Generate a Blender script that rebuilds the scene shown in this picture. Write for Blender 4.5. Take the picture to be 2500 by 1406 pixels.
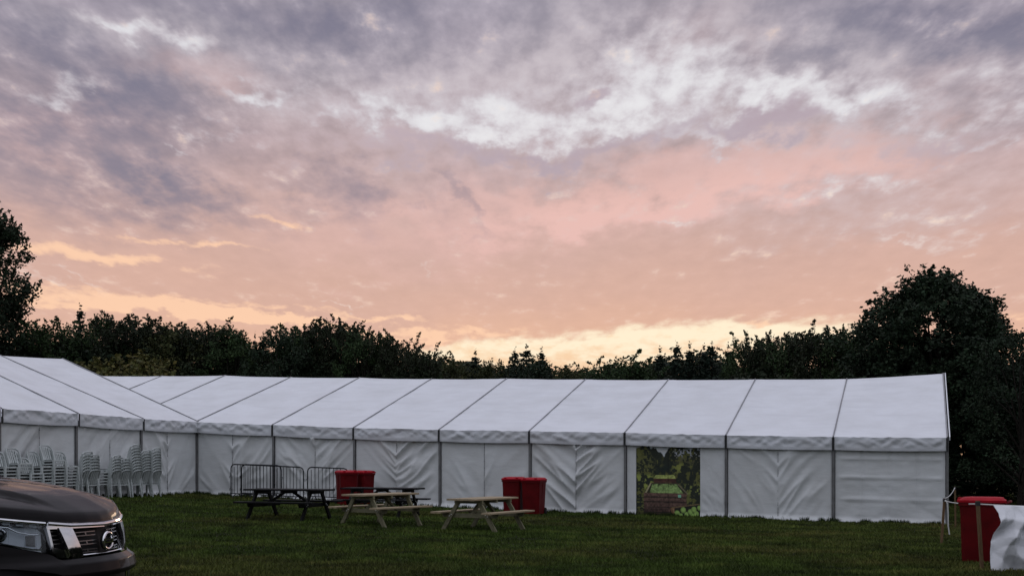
import bpy, math, random
import numpy as np
from mathutils import Vector, Matrix

# ------------------------------------------------------------------ scene, camera, sky, sun
for o in list(bpy.data.objects): bpy.data.objects.remove(o)
scn = bpy.context.scene
COL = scn.collection
F = 2831.0; CX = 1250.0; HY = 1115.0; CAMZ = 1.70          # focal length in photo pixels, horizon row, eye height
cd = bpy.data.cameras.new('camera'); cam = bpy.data.objects.new('camera', cd); COL.objects.link(cam)
cam.location = (0, 0, CAMZ); cam.rotation_euler = (math.pi/2, 0, 0)
cd.sensor_width = 36; cd.lens = 36*F/2500; cd.shift_y = (HY-703)/2500
cd.clip_start = .1; cd.clip_end = 2000
scn.camera = cam
scn.render.engine = 'CYCLES'
vs = scn.view_settings
vs.view_transform = 'Standard'; vs.look = 'None'; vs.gamma = 1; vs.exposure = 0; vs.use_curve_mapping = False
scn.cycles.max_bounces = 5; scn.cycles.diffuse_bounces = 2; scn.cycles.glossy_bounces = 3; scn.cycles.transparent_max_bounces = 8
SUN_AZ = math.atan(320/F); SUN_EL = math.radians(2.5)

def build_world():
    w = bpy.data.worlds.new('World'); scn.world = w; w.use_nodes = True
    nt = w.node_tree; N = nt.nodes; L = nt.links; N.clear()
    def node(t, **k):
        n = N.new(t)
        for a, b in k.items(): setattr(n, a, b)
        return n
    def put(sock, v):
        if hasattr(v, 'links') or isinstance(v, bpy.types.NodeSocket): L.new(v, sock)
        else: sock.default_value = v
    def math_(op, a, b=0.0, c=None, clamp=False):
        n = node('ShaderNodeMath', operation=op, use_clamp=clamp)
        put(n.inputs[0], a); put(n.inputs[1], b)
        if c is not None: put(n.inputs[2], c)
        return n.outputs[0]
    def vmath(op, a, b=None):
        n = node('ShaderNodeVectorMath', operation=op); put(n.inputs[0], a)
        if b is not None: put(n.inputs[1], b)
        return n
    def rng(v, a, b, c=0.0, d=1.0, smooth=True):
        n = node('ShaderNodeMapRange', interpolation_type='SMOOTHSTEP' if smooth else 'LINEAR')
        put(n.inputs[0], v); put(n.inputs[1], a); put(n.inputs[2], b); put(n.inputs[3], c); put(n.inputs[4], d)
        return n.outputs[0]
    def mix(f, a, b, mode='MIX'):
        n = node('ShaderNodeMix', data_type='RGBA', blend_type=mode); n.clamp_factor = True
        put(n.inputs[0], f)
        for s, v in ((n.inputs[6], a), (n.inputs[7], b)):
            if isinstance(v, tuple): v = (*v, 1.0)
            put(s, v)
        return n.outputs[2]
    def noise(vec, scale, detail=6, rough=.55, lac=2.0, out='Fac', dist=0.0):
        n = node('ShaderNodeTexNoise', noise_dimensions='2D'); put(n.inputs['Vector'], vec)
        n.inputs['Scale'].default_value = scale; n.inputs['Detail'].default_value = detail
        n.inputs['Roughness'].default_value = rough; n.inputs['Lacunarity'].default_value = lac
        n.inputs['Distortion'].default_value = dist
        return n.outputs[out]
    def ramp(f, stops):
        n = node('ShaderNodeValToRGB'); put(n.inputs[0], f); e = n.color_ramp.elements
        while len(e) > 1: e.remove(e[-1])
        e[0].position = stops[0][0]; e[0].color = (*stops[0][1], 1)
        for p, c in stops[1:]: k = e.new(p); k.color = (*c, 1)
        return n.outputs[0]
    tc = node('ShaderNodeTexCoord'); d = vmath('NORMALIZE', tc.outputs['Generated']).outputs[0]
    sep = node('ShaderNodeSeparateXYZ'); L.new(d, sep.inputs[0]); x, y, z = sep.outputs
    az = math_('ARCTAN2', x, y); el = math_('ARCSINE', z)
    # cloud-deck coordinates: the deck is a plane overhead, so it shrinks towards the horizon
    zz = math_('ADD', math_('MAXIMUM', z, 0.0), .12)
    pc = node('ShaderNodeCombineXYZ'); put(pc.inputs[0], math_('DIVIDE', x, zz)); put(pc.inputs[1], math_('MULTIPLY', math_('DIVIDE', y, zz), .55))
    deck = pc.outputs[0]
    n_big = noise(deck, 1.5, 3, .5)
    n_mid = noise(deck, 4.6, 5, .6)
    n_fin = noise(deck, 15.0, 4, .55)
    n_wrp = noise(deck, 2.1, 6, .62)
    def warp(a, b):
        c = node('ShaderNodeCombineXYZ'); put(c.inputs[0], math_('MULTIPLY', math_('SUBTRACT', n_wrp, .5), a)); put(c.inputs[1], math_('MULTIPLY', math_('SUBTRACT', n_mid, .5), b)); return c.outputs[0]
    ae = node('ShaderNodeCombineXYZ'); put(ae.inputs[0], az); put(ae.inputs[1], el)
    A = vmath('ADD', ae.outputs[0], warp(.20, .10)).outputs[0]
    def angles(px, py):
        return math.atan((px-CX)/F), math.atan((HY-py)/math.hypot(F, px-CX))
    def turned(src, deg):
        c, q = math.cos(math.radians(deg)), math.sin(math.radians(deg))
        sp = node('ShaderNodeSeparateXYZ'); L.new(src, sp.inputs[0])
        u = math_('MULTIPLY_ADD', sp.outputs[0], c, math_('MULTIPLY', sp.outputs[1], q))
        v = math_('MULTIPLY_ADD', sp.outputs[0], -q, math_('MULTIPLY', sp.outputs[1], c)); return u, v, c, q
    def blobs(lst, src=None, deg=0.0):
        """sum of soft oval patches at fixed sky directions; all of one list share the tilt deg"""
        u, v, c, q = turned(src or A, deg); tot = 0.0
        for px, py, sx, sy, st in lst:
            a0, e0 = angles(px, py); a0, e0 = a0*c+e0*q, -a0*q+e0*c
            cb = node('ShaderNodeCombineXYZ'); L.new(u, cb.inputs[0]); L.new(v, cb.inputs[1]); put(cb.inputs[2], tot)
            m = vmath('MULTIPLY_ADD', cb.outputs[0], (F/sx, F/sy, 1e-6)); m.inputs[2].default_value = (-a0*F/sx, -e0*F/sy, 0)
            g = math_('MULTIPLY_ADD', vmath('DOT_PRODUCT', m.outputs[0], m.outputs[0]).outputs['Value'], -1/3.2, 1.0, clamp=True)
            tot = math_('MULTIPLY_ADD', math_('MULTIPLY', g, g), st, tot)
        return tot
    add = lambda a, b: math_('ADD', a, b)
    # base colour: warm and low towards the set sun, cool and lighter overhead and behind
    elw = math_('ADD', el, math_('MULTIPLY', math_('SUBTRACT', n_big, .5), .05))
    e01 = math_('DIVIDE', elw, math.pi/2, clamp=True)
    k = 2/math.pi
    front = ramp(e01, [(0, (.93, .56, .33)), (.075*k, (.87, .52, .35)), (.125*k, (.72, .45, .355)), (.19*k, (.63, .42, .375)),
                       (.25*k, (.54, .405, .41)), (.32*k, (.43, .37, .42)), (.40*k, (.40, .37, .44)), (.62*k, (.56, .56, .66)), (1.0, (1.0, 1.01, 1.17))])
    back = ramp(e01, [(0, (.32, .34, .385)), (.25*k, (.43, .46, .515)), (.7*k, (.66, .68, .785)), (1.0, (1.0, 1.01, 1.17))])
    dot = math_('ADD', math_('MULTIPLY', x, math.sin(SUN_AZ)), math_('MULTIPLY', y, math.cos(SUN_AZ)))
    hor = math_('SQRT', math_('ADD', math_('MULTIPLY', x, x), math_('ADD', math_('MULTIPLY', y, y), 1e-5)))
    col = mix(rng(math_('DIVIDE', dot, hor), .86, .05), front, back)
    # cloud texture everywhere: darker bellies and lighter breaks
    tex = math_('ADD', math_('MULTIPLY', math_('SUBTRACT', n_wrp, .5), .55), math_('MULTIPLY', math_('SUBTRACT', n_fin, .5), .75))
    amp = rng(el, .14, .32, .16, 1.0)
    tv = math_('ADD', 1.0, math_('MULTIPLY', tex, amp))
    cv = node('ShaderNodeCombineXYZ')
    for i in range(3): put(cv.inputs[i], tv)
    col = mix(1.0, col, cv.outputs[0], 'MULTIPLY')
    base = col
    # pink and peach light under the deck
    pink = blobs([(1480, 505, 330, 50, .75), (1960, 410, 280, 55, .8), (1150, 560, 420, 80, .4), (430, 180, 150, 38, .4), (110, 310, 110, 60, .3), (1650, 95, 160, 50, .3), (2330, 190, 120, 45, .4)], A, 4)
    col = mix(math_('MULTIPLY', pink, rng(n_mid, .25, .65, .55, 1.15)), col, (.82, .52, .47))
    # slate-lavender cloud banks
    dark = add(blobs([(560, 45, 330, 105, .8), (160, 430, 280, 85, .6), (340, 290, 280, 70, .45), (850, 450, 150, 42, .5), (480, 500, 200, 40, .4)], A, -8),
               blobs([(1080, 50, 330, 85, .75), (2080, 70, 400, 110, .95), (2470, 110, 170, 150, .6), (70, 200, 220, 120, .6), (970, 515, 70, 50, .35), (1112, 505, 20, 45, .35), (30, 60, 220, 60, .45)], A, 0))
    dk = math_('MULTIPLY', dark, rng(add(n_mid, math_('MULTIPLY', n_fin, .6)), .55, 1.05, 1.15, .45), clamp=True)
    col = mix(dk, col, (.215, .205, .275))
    # breaks in the deck: thin silver cloud first, the bright sky behind it where they are widest
    halo = blobs([(1120, 250, 420, 110, .55), (1620, 190, 420, 150, .8), (2200, 250, 420, 90, .5), (620, 200, 300, 60, .35), (340, 85, 220, 45, .5), (2150, 500, 380, 70, .35)], A, 0)
    col = mix(math_('MULTIPLY', halo, rng(n_fin, .25, .7, .35, 1.0)), col, (.60, .54, .575))
    gap = add(blobs([(340, 80, 150, 22, .62), (800, 318, 60, 16, .5), (940, 272, 230, 40, .38), (1960, 235, 170, 34, .5), (1720, 372, 170, 20, .5), (1600, 522, 80, 10, .35), (2180, 572, 200, 12, .3), (345, 388, 40, 9, .5), (750, 715, 50, 7, .5), (140, 690, 190, 9, .4), (500, 312, 150, 12, .3)], A, -7),
              blobs([(62, 185, 40, 34, .5), (555, 228, 75, 24, .58), (650, 204, 170, 20, .35), (1090, 270, 220, 62, .48), (1350, 300, 250, 46, .46), (1520, 130, 130, 85, .52), (1680, 225, 280, 72, .68), (2290, 235, 270, 42, .36), (1560, 335, 200, 24, .35), (2130, 445, 200, 18, .42), (2400, 562, 160, 12, .25), (1065, 678, 14, 8, .35), (2420, 330, 130, 14, .36), (2330, 500, 150, 12, .25)], A, 3))
    cl = math_('ADD', math_('MULTIPLY', math_('SUBTRACT', n_mid, .5), 1.5), math_('MULTIPLY', math_('SUBTRACT', n_fin, .5), 2.6))
    out = rng(math_('DIVIDE', dot, hor), .80, .5)                  # beyond the frame the deck goes on broken at random
    up = rng(el, .42, .62)
    rnd = math_('MULTIPLY', math_('MAXIMUM', out, up), rng(n_big, .5, .72, 0, .4))
    gr = add(add(gap, rnd), math_('MULTIPLY', cl, .55))
    sky = node('ShaderNodeTexSky', sky_type='NISHITA', sun_disc=False)
    sky.sun_elevation = SUN_EL; sky.sun_rotation = SUN_AZ; sky.altitude = 50; sky.dust_density = 2.0
    nish = mix(1.0, sky.outputs[0], (.006, .006, .006), 'MULTIPLY')
    silver = mix(rng(el, .1, .28), (.82, .62, .54), (.62, .575, .62))
    white = mix(1.0, mix(rng(el, .1, .28), (.88, .74, .64), (.79, .80, .835)), nish, 'ADD')
    col = mix(rng(gr, .10, .85, 0, .90), col, mix(rng(gr, .30, 1.15), silver, white))
    # mauve cloudlets drifting across the break
    over = blobs([(1425, 205, 60, 40, .9), (1870, 290, 110, 58, 1.0), (1690, 308, 130, 30, .6), (1330, 378, 330, 34, .8), (2260, 335, 260, 45, .55), (860, 355, 260, 35, .5), (1230, 210, 60, 25, .35)], A, 3)
    col = mix(rng(add(over, math_('MULTIPLY', cl, .35)), .35, .95, 0, .85), col, (.46, .375, .43))
    # the clear strip over the trees, and glowing streaks to its left
    fl = vmath('ADD', ae.outputs[0], warp(.12, .03)).outputs[0]
    strip = blobs([(1930, 806, 230, 24, .6), (1660, 828, 270, 36, 1.0), (1390, 850, 270, 36, 1.05), (1130, 872, 200, 30, .85), (1500, 895, 560, 45, .8)], fl, 4)
    sa = rng(add(strip, math_('MULTIPLY', cl, .30)), .12, 1.15)
    col = mix(sa, col, mix(rng(add(el, math_('MULTIPLY', cl, .022)), .070, .104), (.95, .66, .42), (1.02, .87, .64)))
    streak = blobs([(210, 625, 210, 15, .8), (480, 602, 150, 8, .6), (320, 735, 280, 18, .8), (560, 768, 220, 13, .85), (720, 788, 170, 10, .8), (640, 745, 170, 7, .5), (150, 742, 150, 10, .7), (960, 780, 130, 9, .7), (1090, 818, 80, 11, .75), (1200, 808, 70, 9, .75),
                    (950, 815, 170, 14, .6), (2480, 770, 70, 12, .6), (700, 535, 60, 7, .5), (1840, 783, 60, 7, .7)], fl, -4.5)
    st = rng(add(streak, math_('MULTIPLY', cl, .45)), .18, .85)
    col = mix(math_('MULTIPLY', st, .9), col, (1.0, .64, .43))
    # away from the sunset quarter only the plain broken deck is left, so that side is cheap to evaluate
    gr2 = add(rnd, math_('MULTIPLY', cl, .55))
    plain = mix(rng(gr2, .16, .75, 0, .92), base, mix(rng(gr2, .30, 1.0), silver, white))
    fdir = math_('MULTIPLY', rng(math_('ABSOLUTE', az), .60, .72, 1.0, 0.0), rng(el, .50, .62, 1.0, 0.0))
    below = rng(z, -.02, 0.0, smooth=False)
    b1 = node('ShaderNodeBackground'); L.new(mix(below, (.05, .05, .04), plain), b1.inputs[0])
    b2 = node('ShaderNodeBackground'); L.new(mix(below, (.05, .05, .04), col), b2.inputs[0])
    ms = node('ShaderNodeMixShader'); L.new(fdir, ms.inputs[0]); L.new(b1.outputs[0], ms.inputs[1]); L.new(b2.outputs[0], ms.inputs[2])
    o = node('ShaderNodeOutputWorld'); L.new(ms.outputs[0], o.inputs[0])
    w.cycles.sampling_method = 'MANUAL'; w.cycles.sample_map_resolution = 512
build_world()
sd = bpy.data.lights.new('sun', 'SUN'); sd.energy = .25; sd.angle = math.radians(12); sd.color = (1, .72, .48)
sun = bpy.data.objects.new('sun', sd); COL.objects.link(sun)
sun.rotation_euler = Vector((-math.sin(SUN_AZ)*math.cos(SUN_EL), -math.cos(SUN_AZ)*math.cos(SUN_EL), -math.sin(SUN_EL))).to_track_quat('-Z', 'Y').to_euler()

# ------------------------------------------------------------------ helpers
def lattice(ix, iy, seed):
    h = (ix.astype(np.int64)*374761393 + iy.astype(np.int64)*668265263 + seed*1274126177) & 0xffffffff
    h = ((h ^ (h >> 13))*1274126177) & 0xffffffff
    return ((h ^ (h >> 16)) & 0xffff)/65535.0
def vnoise(x, y, seed=0):
    x = np.asarray(x, float); y = np.asarray(y, float); x, y = np.broadcast_arrays(x, y)
    ix = np.floor(x); iy = np.floor(y); fx = x-ix; fy = y-iy
    fx = fx*fx*(3-2*fx); fy = fy*fy*(3-2*fy)
    a = lattice(ix, iy, seed); b = lattice(ix+1, iy, seed); c = lattice(ix, iy+1, seed); d = lattice(ix+1, iy+1, seed)
    return (a*(1-fx)+b*fx)*(1-fy)+(c*(1-fx)+d*fx)*fy
def fbm(x, y, seed=0, n=4):
    t = 0; a = .5
    for i in range(n): t = t+a*vnoise(np.asarray(x)*2**i, np.asarray(y)*2**i, seed+i); a *= .5
    return t/(1-.5**n)
def sstep(a, b, x):
    t = np.clip((np.asarray(x, float)-a)/(b-a), 0, 1); return t*t*(3-2*t)
def ground_z(x, y):
    x = np.asarray(x, float); y = np.asarray(y, float); xc = np.clip(x, -18, 18)
    z = sstep(12, 34, y)*(.05-.027*xc+.012*(np.sqrt(xc*xc+9)-3))
    return z + .20*np.exp(-((x+4.5)**2+(y-7.5)**2)/30.0)
def gz(x, y): return float(ground_z(x, y))
def atpx(px, D): return (px-CX)*D/F

def mesh_np(name, V, Fc, cols=None, smooth=False, uv=None):
    V = np.asarray(V, np.float32); Fc = np.asarray(Fc, np.int32); m = bpy.data.meshes.new(name)
    k = Fc.shape[1]; n = len(Fc)
    m.vertices.add(len(V)); m.vertices.foreach_set('co', V.ravel())
    m.loops.add(n*k); m.loops.foreach_set('vertex_index', Fc.ravel())
    m.polygons.add(n); m.polygons.foreach_set('loop_start', np.arange(0, n*k, k, dtype=np.int32))
    if cols is not None:
        a = m.attributes.new('col', 'FLOAT_COLOR', 'POINT')
        c = np.ones((len(V), 4), np.float32); c[:, :3] = cols; a.data.foreach_set('color', c.ravel())
    if uv is not None:
        u = m.uv_layers.new(name='UVMap'); u.data.foreach_set('uv', np.asarray(uv, np.float32)[Fc.ravel()].ravel())
    m.update(calc_edges=True); m.validate()
    if smooth: m.polygons.foreach_set('use_smooth', np.ones(n, bool))
    return m
def link(name, mesh, mat=None, parent=None):
    if mat is not None and not mesh.materials: mesh.materials.append(mat)
    o = bpy.data.objects.new(name, mesh); COL.objects.link(o)
    if parent is not None: o.parent = parent
    return o
def empty(name, loc=(0, 0, 0), rz=0.0):
    o = bpy.data.objects.new(name, None); COL.objects.link(o); o.empty_display_size = .2
    o.location = loc; o.rotation_euler = (0, 0, rz); return o
def tag(o, label, cat, group=None, kind=None):
    if label: o['label'] = label
    if cat: o['category'] = cat
    if group: o['group'] = group
    if kind: o['kind'] = kind
    return o
class MB:
    """collects shapes for ONE mesh object"""
    def __init__(s): s.v = []; s.f = []
    def add(s, V, Fc):
        b = len(s.v); s.v += [tuple(map(float, p)) for p in V]; s.f += [tuple(i+b for i in q) for q in Fc]; return s
    def box(s, c, size, rot=None):
        hx, hy, hz = size[0]/2, size[1]/2, size[2]/2
        P = [Vector((i*hx, j*hy, k*hz)) for i in (-1, 1) for j in (-1, 1) for k in (-1, 1)]
        if rot is not None: P = [rot @ p for p in P]
        c = Vector(c); P = [p+c for p in P]
        return s.add(P, [(0, 1, 3, 2), (4, 6, 7, 5), (0, 4, 5, 1), (2, 3, 7, 6), (0, 2, 6, 4), (1, 5, 7, 3)])
    def bar(s, p0, p1, w, h, up=(0, 0, 1), bev=0.0):
        p0 = Vector(p0); p1 = Vector(p1); d = (p1-p0).normalized(); up = Vector(up)
        x = d.cross(up)
        if x.length < 1e-4: x = d.cross(Vector((1, 0, 0)))
        x.normalize(); y = x.cross(d).normalized()
        if bev <= 0: prof = [(-w/2, -h/2), (w/2, -h/2), (w/2, h/2), (-w/2, h/2)]
        else:
            a, b = w/2, h/2
            prof = [(-a+bev, -b), (a-bev, -b), (a, -b+bev), (a, b-bev), (a-bev, b), (-a+bev, b), (-a, b-bev), (-a, -b+bev)]
        n = len(prof); V = [p0+x*i+y*j for i, j in prof]+[p1+x*i+y*j for i, j in prof]
        Fc = [(i, (i+1) % n, n+(i+1) % n, n+i) for i in range(n)]+[tuple(range(n-1, -1, -1)), tuple(range(n, 2*n))]
        return s.add(V, Fc)
    def tube(s, pts, r, n=6, closed=False):
        P = [Vector(p) for p in pts]; m = len(P); R = r if hasattr(r, '__len__') else [r]*m
        V = []; prev = None
        for i, p in enumerate(P):
            if closed: d = P[(i+1) % m]-P[i-1]
            else: d = P[min(i+1, m-1)]-P[max(i-1, 0)]
            d.normalize()
            u = prev if prev is not None else (Vector((0, 0, 1)) if abs(d.z) < .9 else Vector((1, 0, 0)))
            x = (u-d*u.dot(d))
            if x.length < 1e-5: x = d.orthogonal()
            x.normalize(); y = d.cross(x); prev = x
            V += [p+(x*math.cos(2*math.pi*k/n)+y*math.sin(2*math.pi*k/n))*R[i] for k in range(n)]
        Fc = []
        for i in range(m if closed else m-1):
            j = (i+1) % m
            Fc += [(i*n+k, i*n+(k+1) % n, j*n+(k+1) % n, j*n+k) for k in range(n)]
        if not closed: Fc += [tuple(range(n-1, -1, -1)), tuple((m-1)*n+k for k in range(n))]
        return s.add(V, Fc)
    def lathe(s, prof, c=(0, 0, 0), n=20, axis='Y', caps=True):
        V = []
        for r, t in prof:
            for k in range(n):
                a = 2*math.pi*k/n; q = (r*math.cos(a), t, r*math.sin(a)) if axis == 'Y' else ((t, r*math.cos(a), r*math.sin(a)) if axis == 'X' else (r*math.cos(a), r*math.sin(a), t))
                V.append((q[0]+c[0], q[1]+c[1], q[2]+c[2]))
        Fc = [(i*n+k, i*n+(k+1) % n, (i+1)*n+(k+1) % n, (i+1)*n+k) for i in range(len(prof)-1) for k in range(n)]
        if caps: Fc += [tuple(range(n-1, -1, -1)), tuple((len(prof)-1)*n+k for k in range(n))]
        return s.add(V, Fc)
    def loft(s, rings, caps=True):
        n = len(rings[0]); V = [p for r in rings for p in r]
        Fc = [(i*n+k, i*n+(k+1) % n, (i+1)*n+(k+1) % n, (i+1)*n+k) for i in range(len(rings)-1) for k in range(n)]
        if caps: Fc += [tuple(range(n-1, -1, -1)), tuple((len(rings)-1)*n+k for k in range(n))]
        return s.add(V, Fc)
    def mesh(s, name, smooth=False, off=None):
        m = bpy.data.meshes.new(name); V = s.v
        if off is not None: V = [(a-off[0], b-off[1], c-off[2]) for a, b, c in V]
        m.from_pydata(V, [], s.f); m.update()
        if smooth:
            m.polygons.foreach_set('use_smooth', np.ones(len(m.polygons), bool))
            try: m.set_sharp_from_angle(angle=math.radians(38))
            except Exception: pass
        return m
    def build(s, name, mat, parent=None, smooth=False, world=False):
        off = tuple(parent.location) if (world and parent is not None) else None
        return link(name, s.mesh(name, smooth, off), mat, parent)
def grid_mesh(name, P, uv=True, smooth=True, off=None, cols=None):
    """P: (nu,nv,3) array of points"""
    nu, nv, _ = P.shape; V = P.reshape(-1, 3).copy()
    if off is not None: V -= np.array(off)
    I = np.arange(nu*nv).reshape(nu, nv)
    Fc = np.stack([I[:-1, :-1], I[1:, :-1], I[1:, 1:], I[:-1, 1:]], -1).reshape(-1, 4)
    U, W = np.meshgrid(np.linspace(0, 1, nu), np.linspace(0, 1, nv), indexing='ij')
    return mesh_np(name, V, Fc, cols, smooth, np.stack([U, W], -1).reshape(-1, 2) if uv else None)
def dup(root, loc=None, rz=None):
    c = root.copy(); COL.objects.link(c)
    if loc is not None: c.location = loc
    if rz is not None: c.rotation_euler = (0, 0, rz)
    for ch in list(root.children):
        k = ch.copy(); COL.objects.link(k); k.parent = c
        for g in list(ch.children):
            h = g.copy(); COL.objects.link(h); h.parent = k
    return c

# ------------------------------------------------------------------ materials
def mat(name, col, rough=.6, metal=0.0, spec=.5, noise_scale=0, noise_amt=.0, col2=None, bump=0.0, bump_scale=40, coat=0.0, coat_rough=.05, attr=False, coords='Object', stretch=(1, 1, 1), detail=4, sub=None, trans=0.0):
    m = bpy.data.materials.new(name); m.use_nodes = True; nt = m.node_tree; N = nt.nodes; L = nt.links
    b = N['Principled BSDF']; b.inputs['Base Color'].default_value = (*col, 1); b.inputs['Roughness'].default_value = rough
    b.inputs['Metallic'].default_value = metal; b.inputs['Specular IOR Level'].default_value = spec
    b.inputs['Coat Weight'].default_value = coat; b.inputs['Coat Roughness'].default_value = coat_rough
    if trans: b.inputs['Transmission Weight'].default_value = trans
    tc = N.new('ShaderNodeTexCoord'); mp = N.new('ShaderNodeMapping'); mp.inputs['Scale'].default_value = stretch
    L.new(tc.outputs[coords], mp.inputs[0])
    src = None
    if attr:
        a = N.new('ShaderNodeAttribute'); a.attribute_name = 'col'; src = a.outputs['Color']
    if noise_scale:
        n = N.new('ShaderNodeTexNoise'); n.inputs['Scale'].default_value = noise_scale; n.inputs['Detail'].default_value = detail
        n.inputs['Roughness'].default_value = .6; L.new(mp.outputs[0], n.inputs['Vector'])
        r = N.new('ShaderNodeMapRange'); r.inputs[1].default_value = .32; r.inputs[2].default_value = .68; L.new(n.outputs['Fac'], r.inputs[0])
        mx = N.new('ShaderNodeMix'); mx.data_type = 'RGBA'; L.new(r.outputs[0], mx.inputs[0])
        c2 = col2 if col2 else tuple(c*(1-noise_amt) for c in col)
        if src is not None:
            mu = N.new('ShaderNodeMix'); mu.data_type = 'RGBA'; mu.blend_type = 'MULTIPLY'; mu.inputs[0].default_value = 1
            mx.inputs[6].default_value = (1, 1, 1, 1); mx.inputs[7].default_value = (1-noise_amt,)*3+(1,)
            L.new(src, mu.inputs[6]); L.new(mx.outputs[2], mu.inputs[7]); src = mu.outputs[2]
        else:
            mx.inputs[6].default_value = (*col, 1); mx.inputs[7].default_value = (*c2, 1); src = mx.outputs[2]
    if src is not None: L.new(src, b.inputs['Base Color'])
    if bump:
        n2 = N.new('ShaderNodeTexNoise'); n2.inputs['Scale'].default_value = bump_scale; n2.inputs['Detail'].default_value = 4
        L.new(mp.outputs[0], n2.inputs['Vector'])
        bp = N.new('ShaderNodeBump'); bp.inputs['Strength'].default_value = bump; bp.inputs['Distance'].default_value = .02
        L.new(n2.outputs['Fac'], bp.inputs['Height']); L.new(bp.outputs[0], b.inputs['Normal'])
    return m
def pvc(name, col, dirt, streak, uvscale, amt=.16, bump=.0):
    """coated tent fabric: faint grime, creases running across the sheet"""
    m = bpy.data.materials.new(name); m.use_nodes = True; nt = m.node_tree; N = nt.nodes; L = nt.links
    b = N['Principled BSDF']; b.inputs['Roughness'].default_value = .5; b.inputs['Specular IOR Level'].default_value = .35
    tc = N.new('ShaderNodeTexCoord')
    def nz(scale, st, coords, detail=5):
        mp = N.new('ShaderNodeMapping'); mp.inputs['Scale'].default_value = st; L.new(tc.outputs[coords], mp.inputs[0])
        n = N.new('ShaderNodeTexNoise'); n.inputs['Scale'].default_value = scale; n.inputs['Detail'].default_value = detail; n.inputs['Roughness'].default_value = .62
        L.new(mp.outputs[0], n.inputs['Vector']); return n.outputs['Fac']
    def rg(v, a, c, d, e):
        r = N.new('ShaderNodeMapRange'); r.inputs[1].default_value = a; r.inputs[2].default_value = c; r.inputs[3].default_value = d; r.inputs[4].default_value = e; L.new(v, r.inputs[0]); return r.outputs[0]
    def mx(f, a, c):
        k = N.new('ShaderNodeMix'); k.data_type = 'RGBA'; L.new(f, k.inputs[0])
        for s, v in ((k.inputs[6], a), (k.inputs[7], c)):
            if isinstance(v, tuple): s.default_value = (*v, 1)
            else: L.new(v, s)
        return k.outputs[2]
    c1 = mx(rg(nz(.9, (1, 1, 1), 'Object', 6), .38, .72, 0, amt), col, dirt)
    c2 = mx(rg(nz(1.0, uvscale, 'UV', 4), .52, .68, 0, .42), c1, streak)
    c3 = mx(rg(nz(9, (1, 1, 1), 'Object', 3), .69, .76, 0, .35), c2, dirt)
    L.new(c3, b.inputs['Base Color'])
    bp = N.new('ShaderNodeBump'); bp.inputs['Strength'].default_value = .55; bp.inputs['Distance'].default_value = .03
    L.new(nz(1.0, (uvscale[0]*1.4, uvscale[1]*.8, 1), 'UV', 5), bp.inputs['Height']); L.new(bp.outputs[0], b.inputs['Normal'])
    return m
M = {}
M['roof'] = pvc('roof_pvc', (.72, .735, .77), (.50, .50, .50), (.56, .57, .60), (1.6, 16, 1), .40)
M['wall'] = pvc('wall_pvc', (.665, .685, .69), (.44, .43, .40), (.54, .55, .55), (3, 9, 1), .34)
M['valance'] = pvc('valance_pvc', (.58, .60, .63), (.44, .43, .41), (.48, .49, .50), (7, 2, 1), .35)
M['alu'] = mat('aluminium', (.20, .20, .20), .5, .3, noise_scale=6, noise_amt=.35)
M['rail'] = mat('roof_rail', (.27, .27, .285), .5, .2, noise_scale=4, noise_amt=.3)
M['lace'] = mat('lacing_cord', (.12, .12, .13), .8)
M['soil'] = mat('turf_soil', (.013, .019, .005), .95, spec=.1, noise_scale=.35, col2=(.021, .020, .007), detail=8, bump=.5, bump_scale=9)
M['grass'] = mat('grass', (.03, .05, .01), .75, spec=.15, attr=True)
M['leaf'] = mat('leaf', (.03, .04, .02), .7, spec=.2, attr=True)
M['bark'] = mat('bark', (.028, .023, .018), .9, spec=.2, noise_scale=9, noise_amt=.5, bump=.6, bump_scale=30)
M['pine'] = mat('pine_wood', (.36, .285, .185), .7, spec=.3, noise_scale=5, col2=(.25, .19, .115), stretch=(.6, 7, 7), detail=6, bump=.25, bump_scale=25)
M['pine_green'] = mat('treated_pine_wood', (.20, .185, .115), .75, spec=.3, noise_scale=5, col2=(.13, .12, .07), stretch=(7, 2, 2), detail=6, bump=.25, bump_scale=25)
M['black_wood'] = mat('black_stained_wood', (.007, .0068, .007), .6, spec=.12, noise_scale=6, noise_amt=.5, stretch=(.6, 7, 7), bump=.2, bump_scale=25)
M['steel'] = mat('barrier_steel', (.013, .014, .018), .55, .1, spec=.2, noise_scale=8, noise_amt=.4)
M['zinc'] = mat('bolt_zinc', (.55, .55, .55), .3, 1.0)
M['red'] = mat('red_plastic', (.125, .0025, .0045), .55, spec=.14, noise_scale=4, noise_amt=.35, bump=.08, bump_scale=60)
M['red_lid'] = mat('red_lid_plastic', (.38, .006, .016), .55, spec=.12, noise_scale=6, noise_amt=.25)
M['rubber'] = mat('rubber', (.010, .010, .010), .85, spec=.3)
M['chair'] = mat('white_plastic', (.52, .56, .55), .45, spec=.4, noise_scale=3, noise_amt=.25)
M['stake'] = mat('stake_wood', (.17, .105, .055), .8, spec=.2, noise_scale=8, noise_amt=.45, stretch=(5, 5, 1))
M['cord'] = mat('white_cord', (.6, .6, .58), .7)
M['tape'] = mat('black_tape', (.012, .012, .014), .5)
M['sheet'] = pvc('plastic_sheet', (.66, .67, .70), (.48, .48, .48), (.55, .55, .57), (4, 4, 1), .25)
M['paint'] = mat('car_paint', (.009, .0075, .0082), .40, .0, spec=.05, coat=.38, coat_rough=.02, noise_scale=900, noise_amt=.25, detail=1)
M['paint'].node_tree.nodes['Principled BSDF'].inputs['Coat IOR'].default_value = 1.24
M['chrome'] = mat('chrome', (.72, .72, .74), .08, 1.0)
M['darkchrome'] = mat('dark_chrome', (.20, .19, .19), .25, .8)
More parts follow.
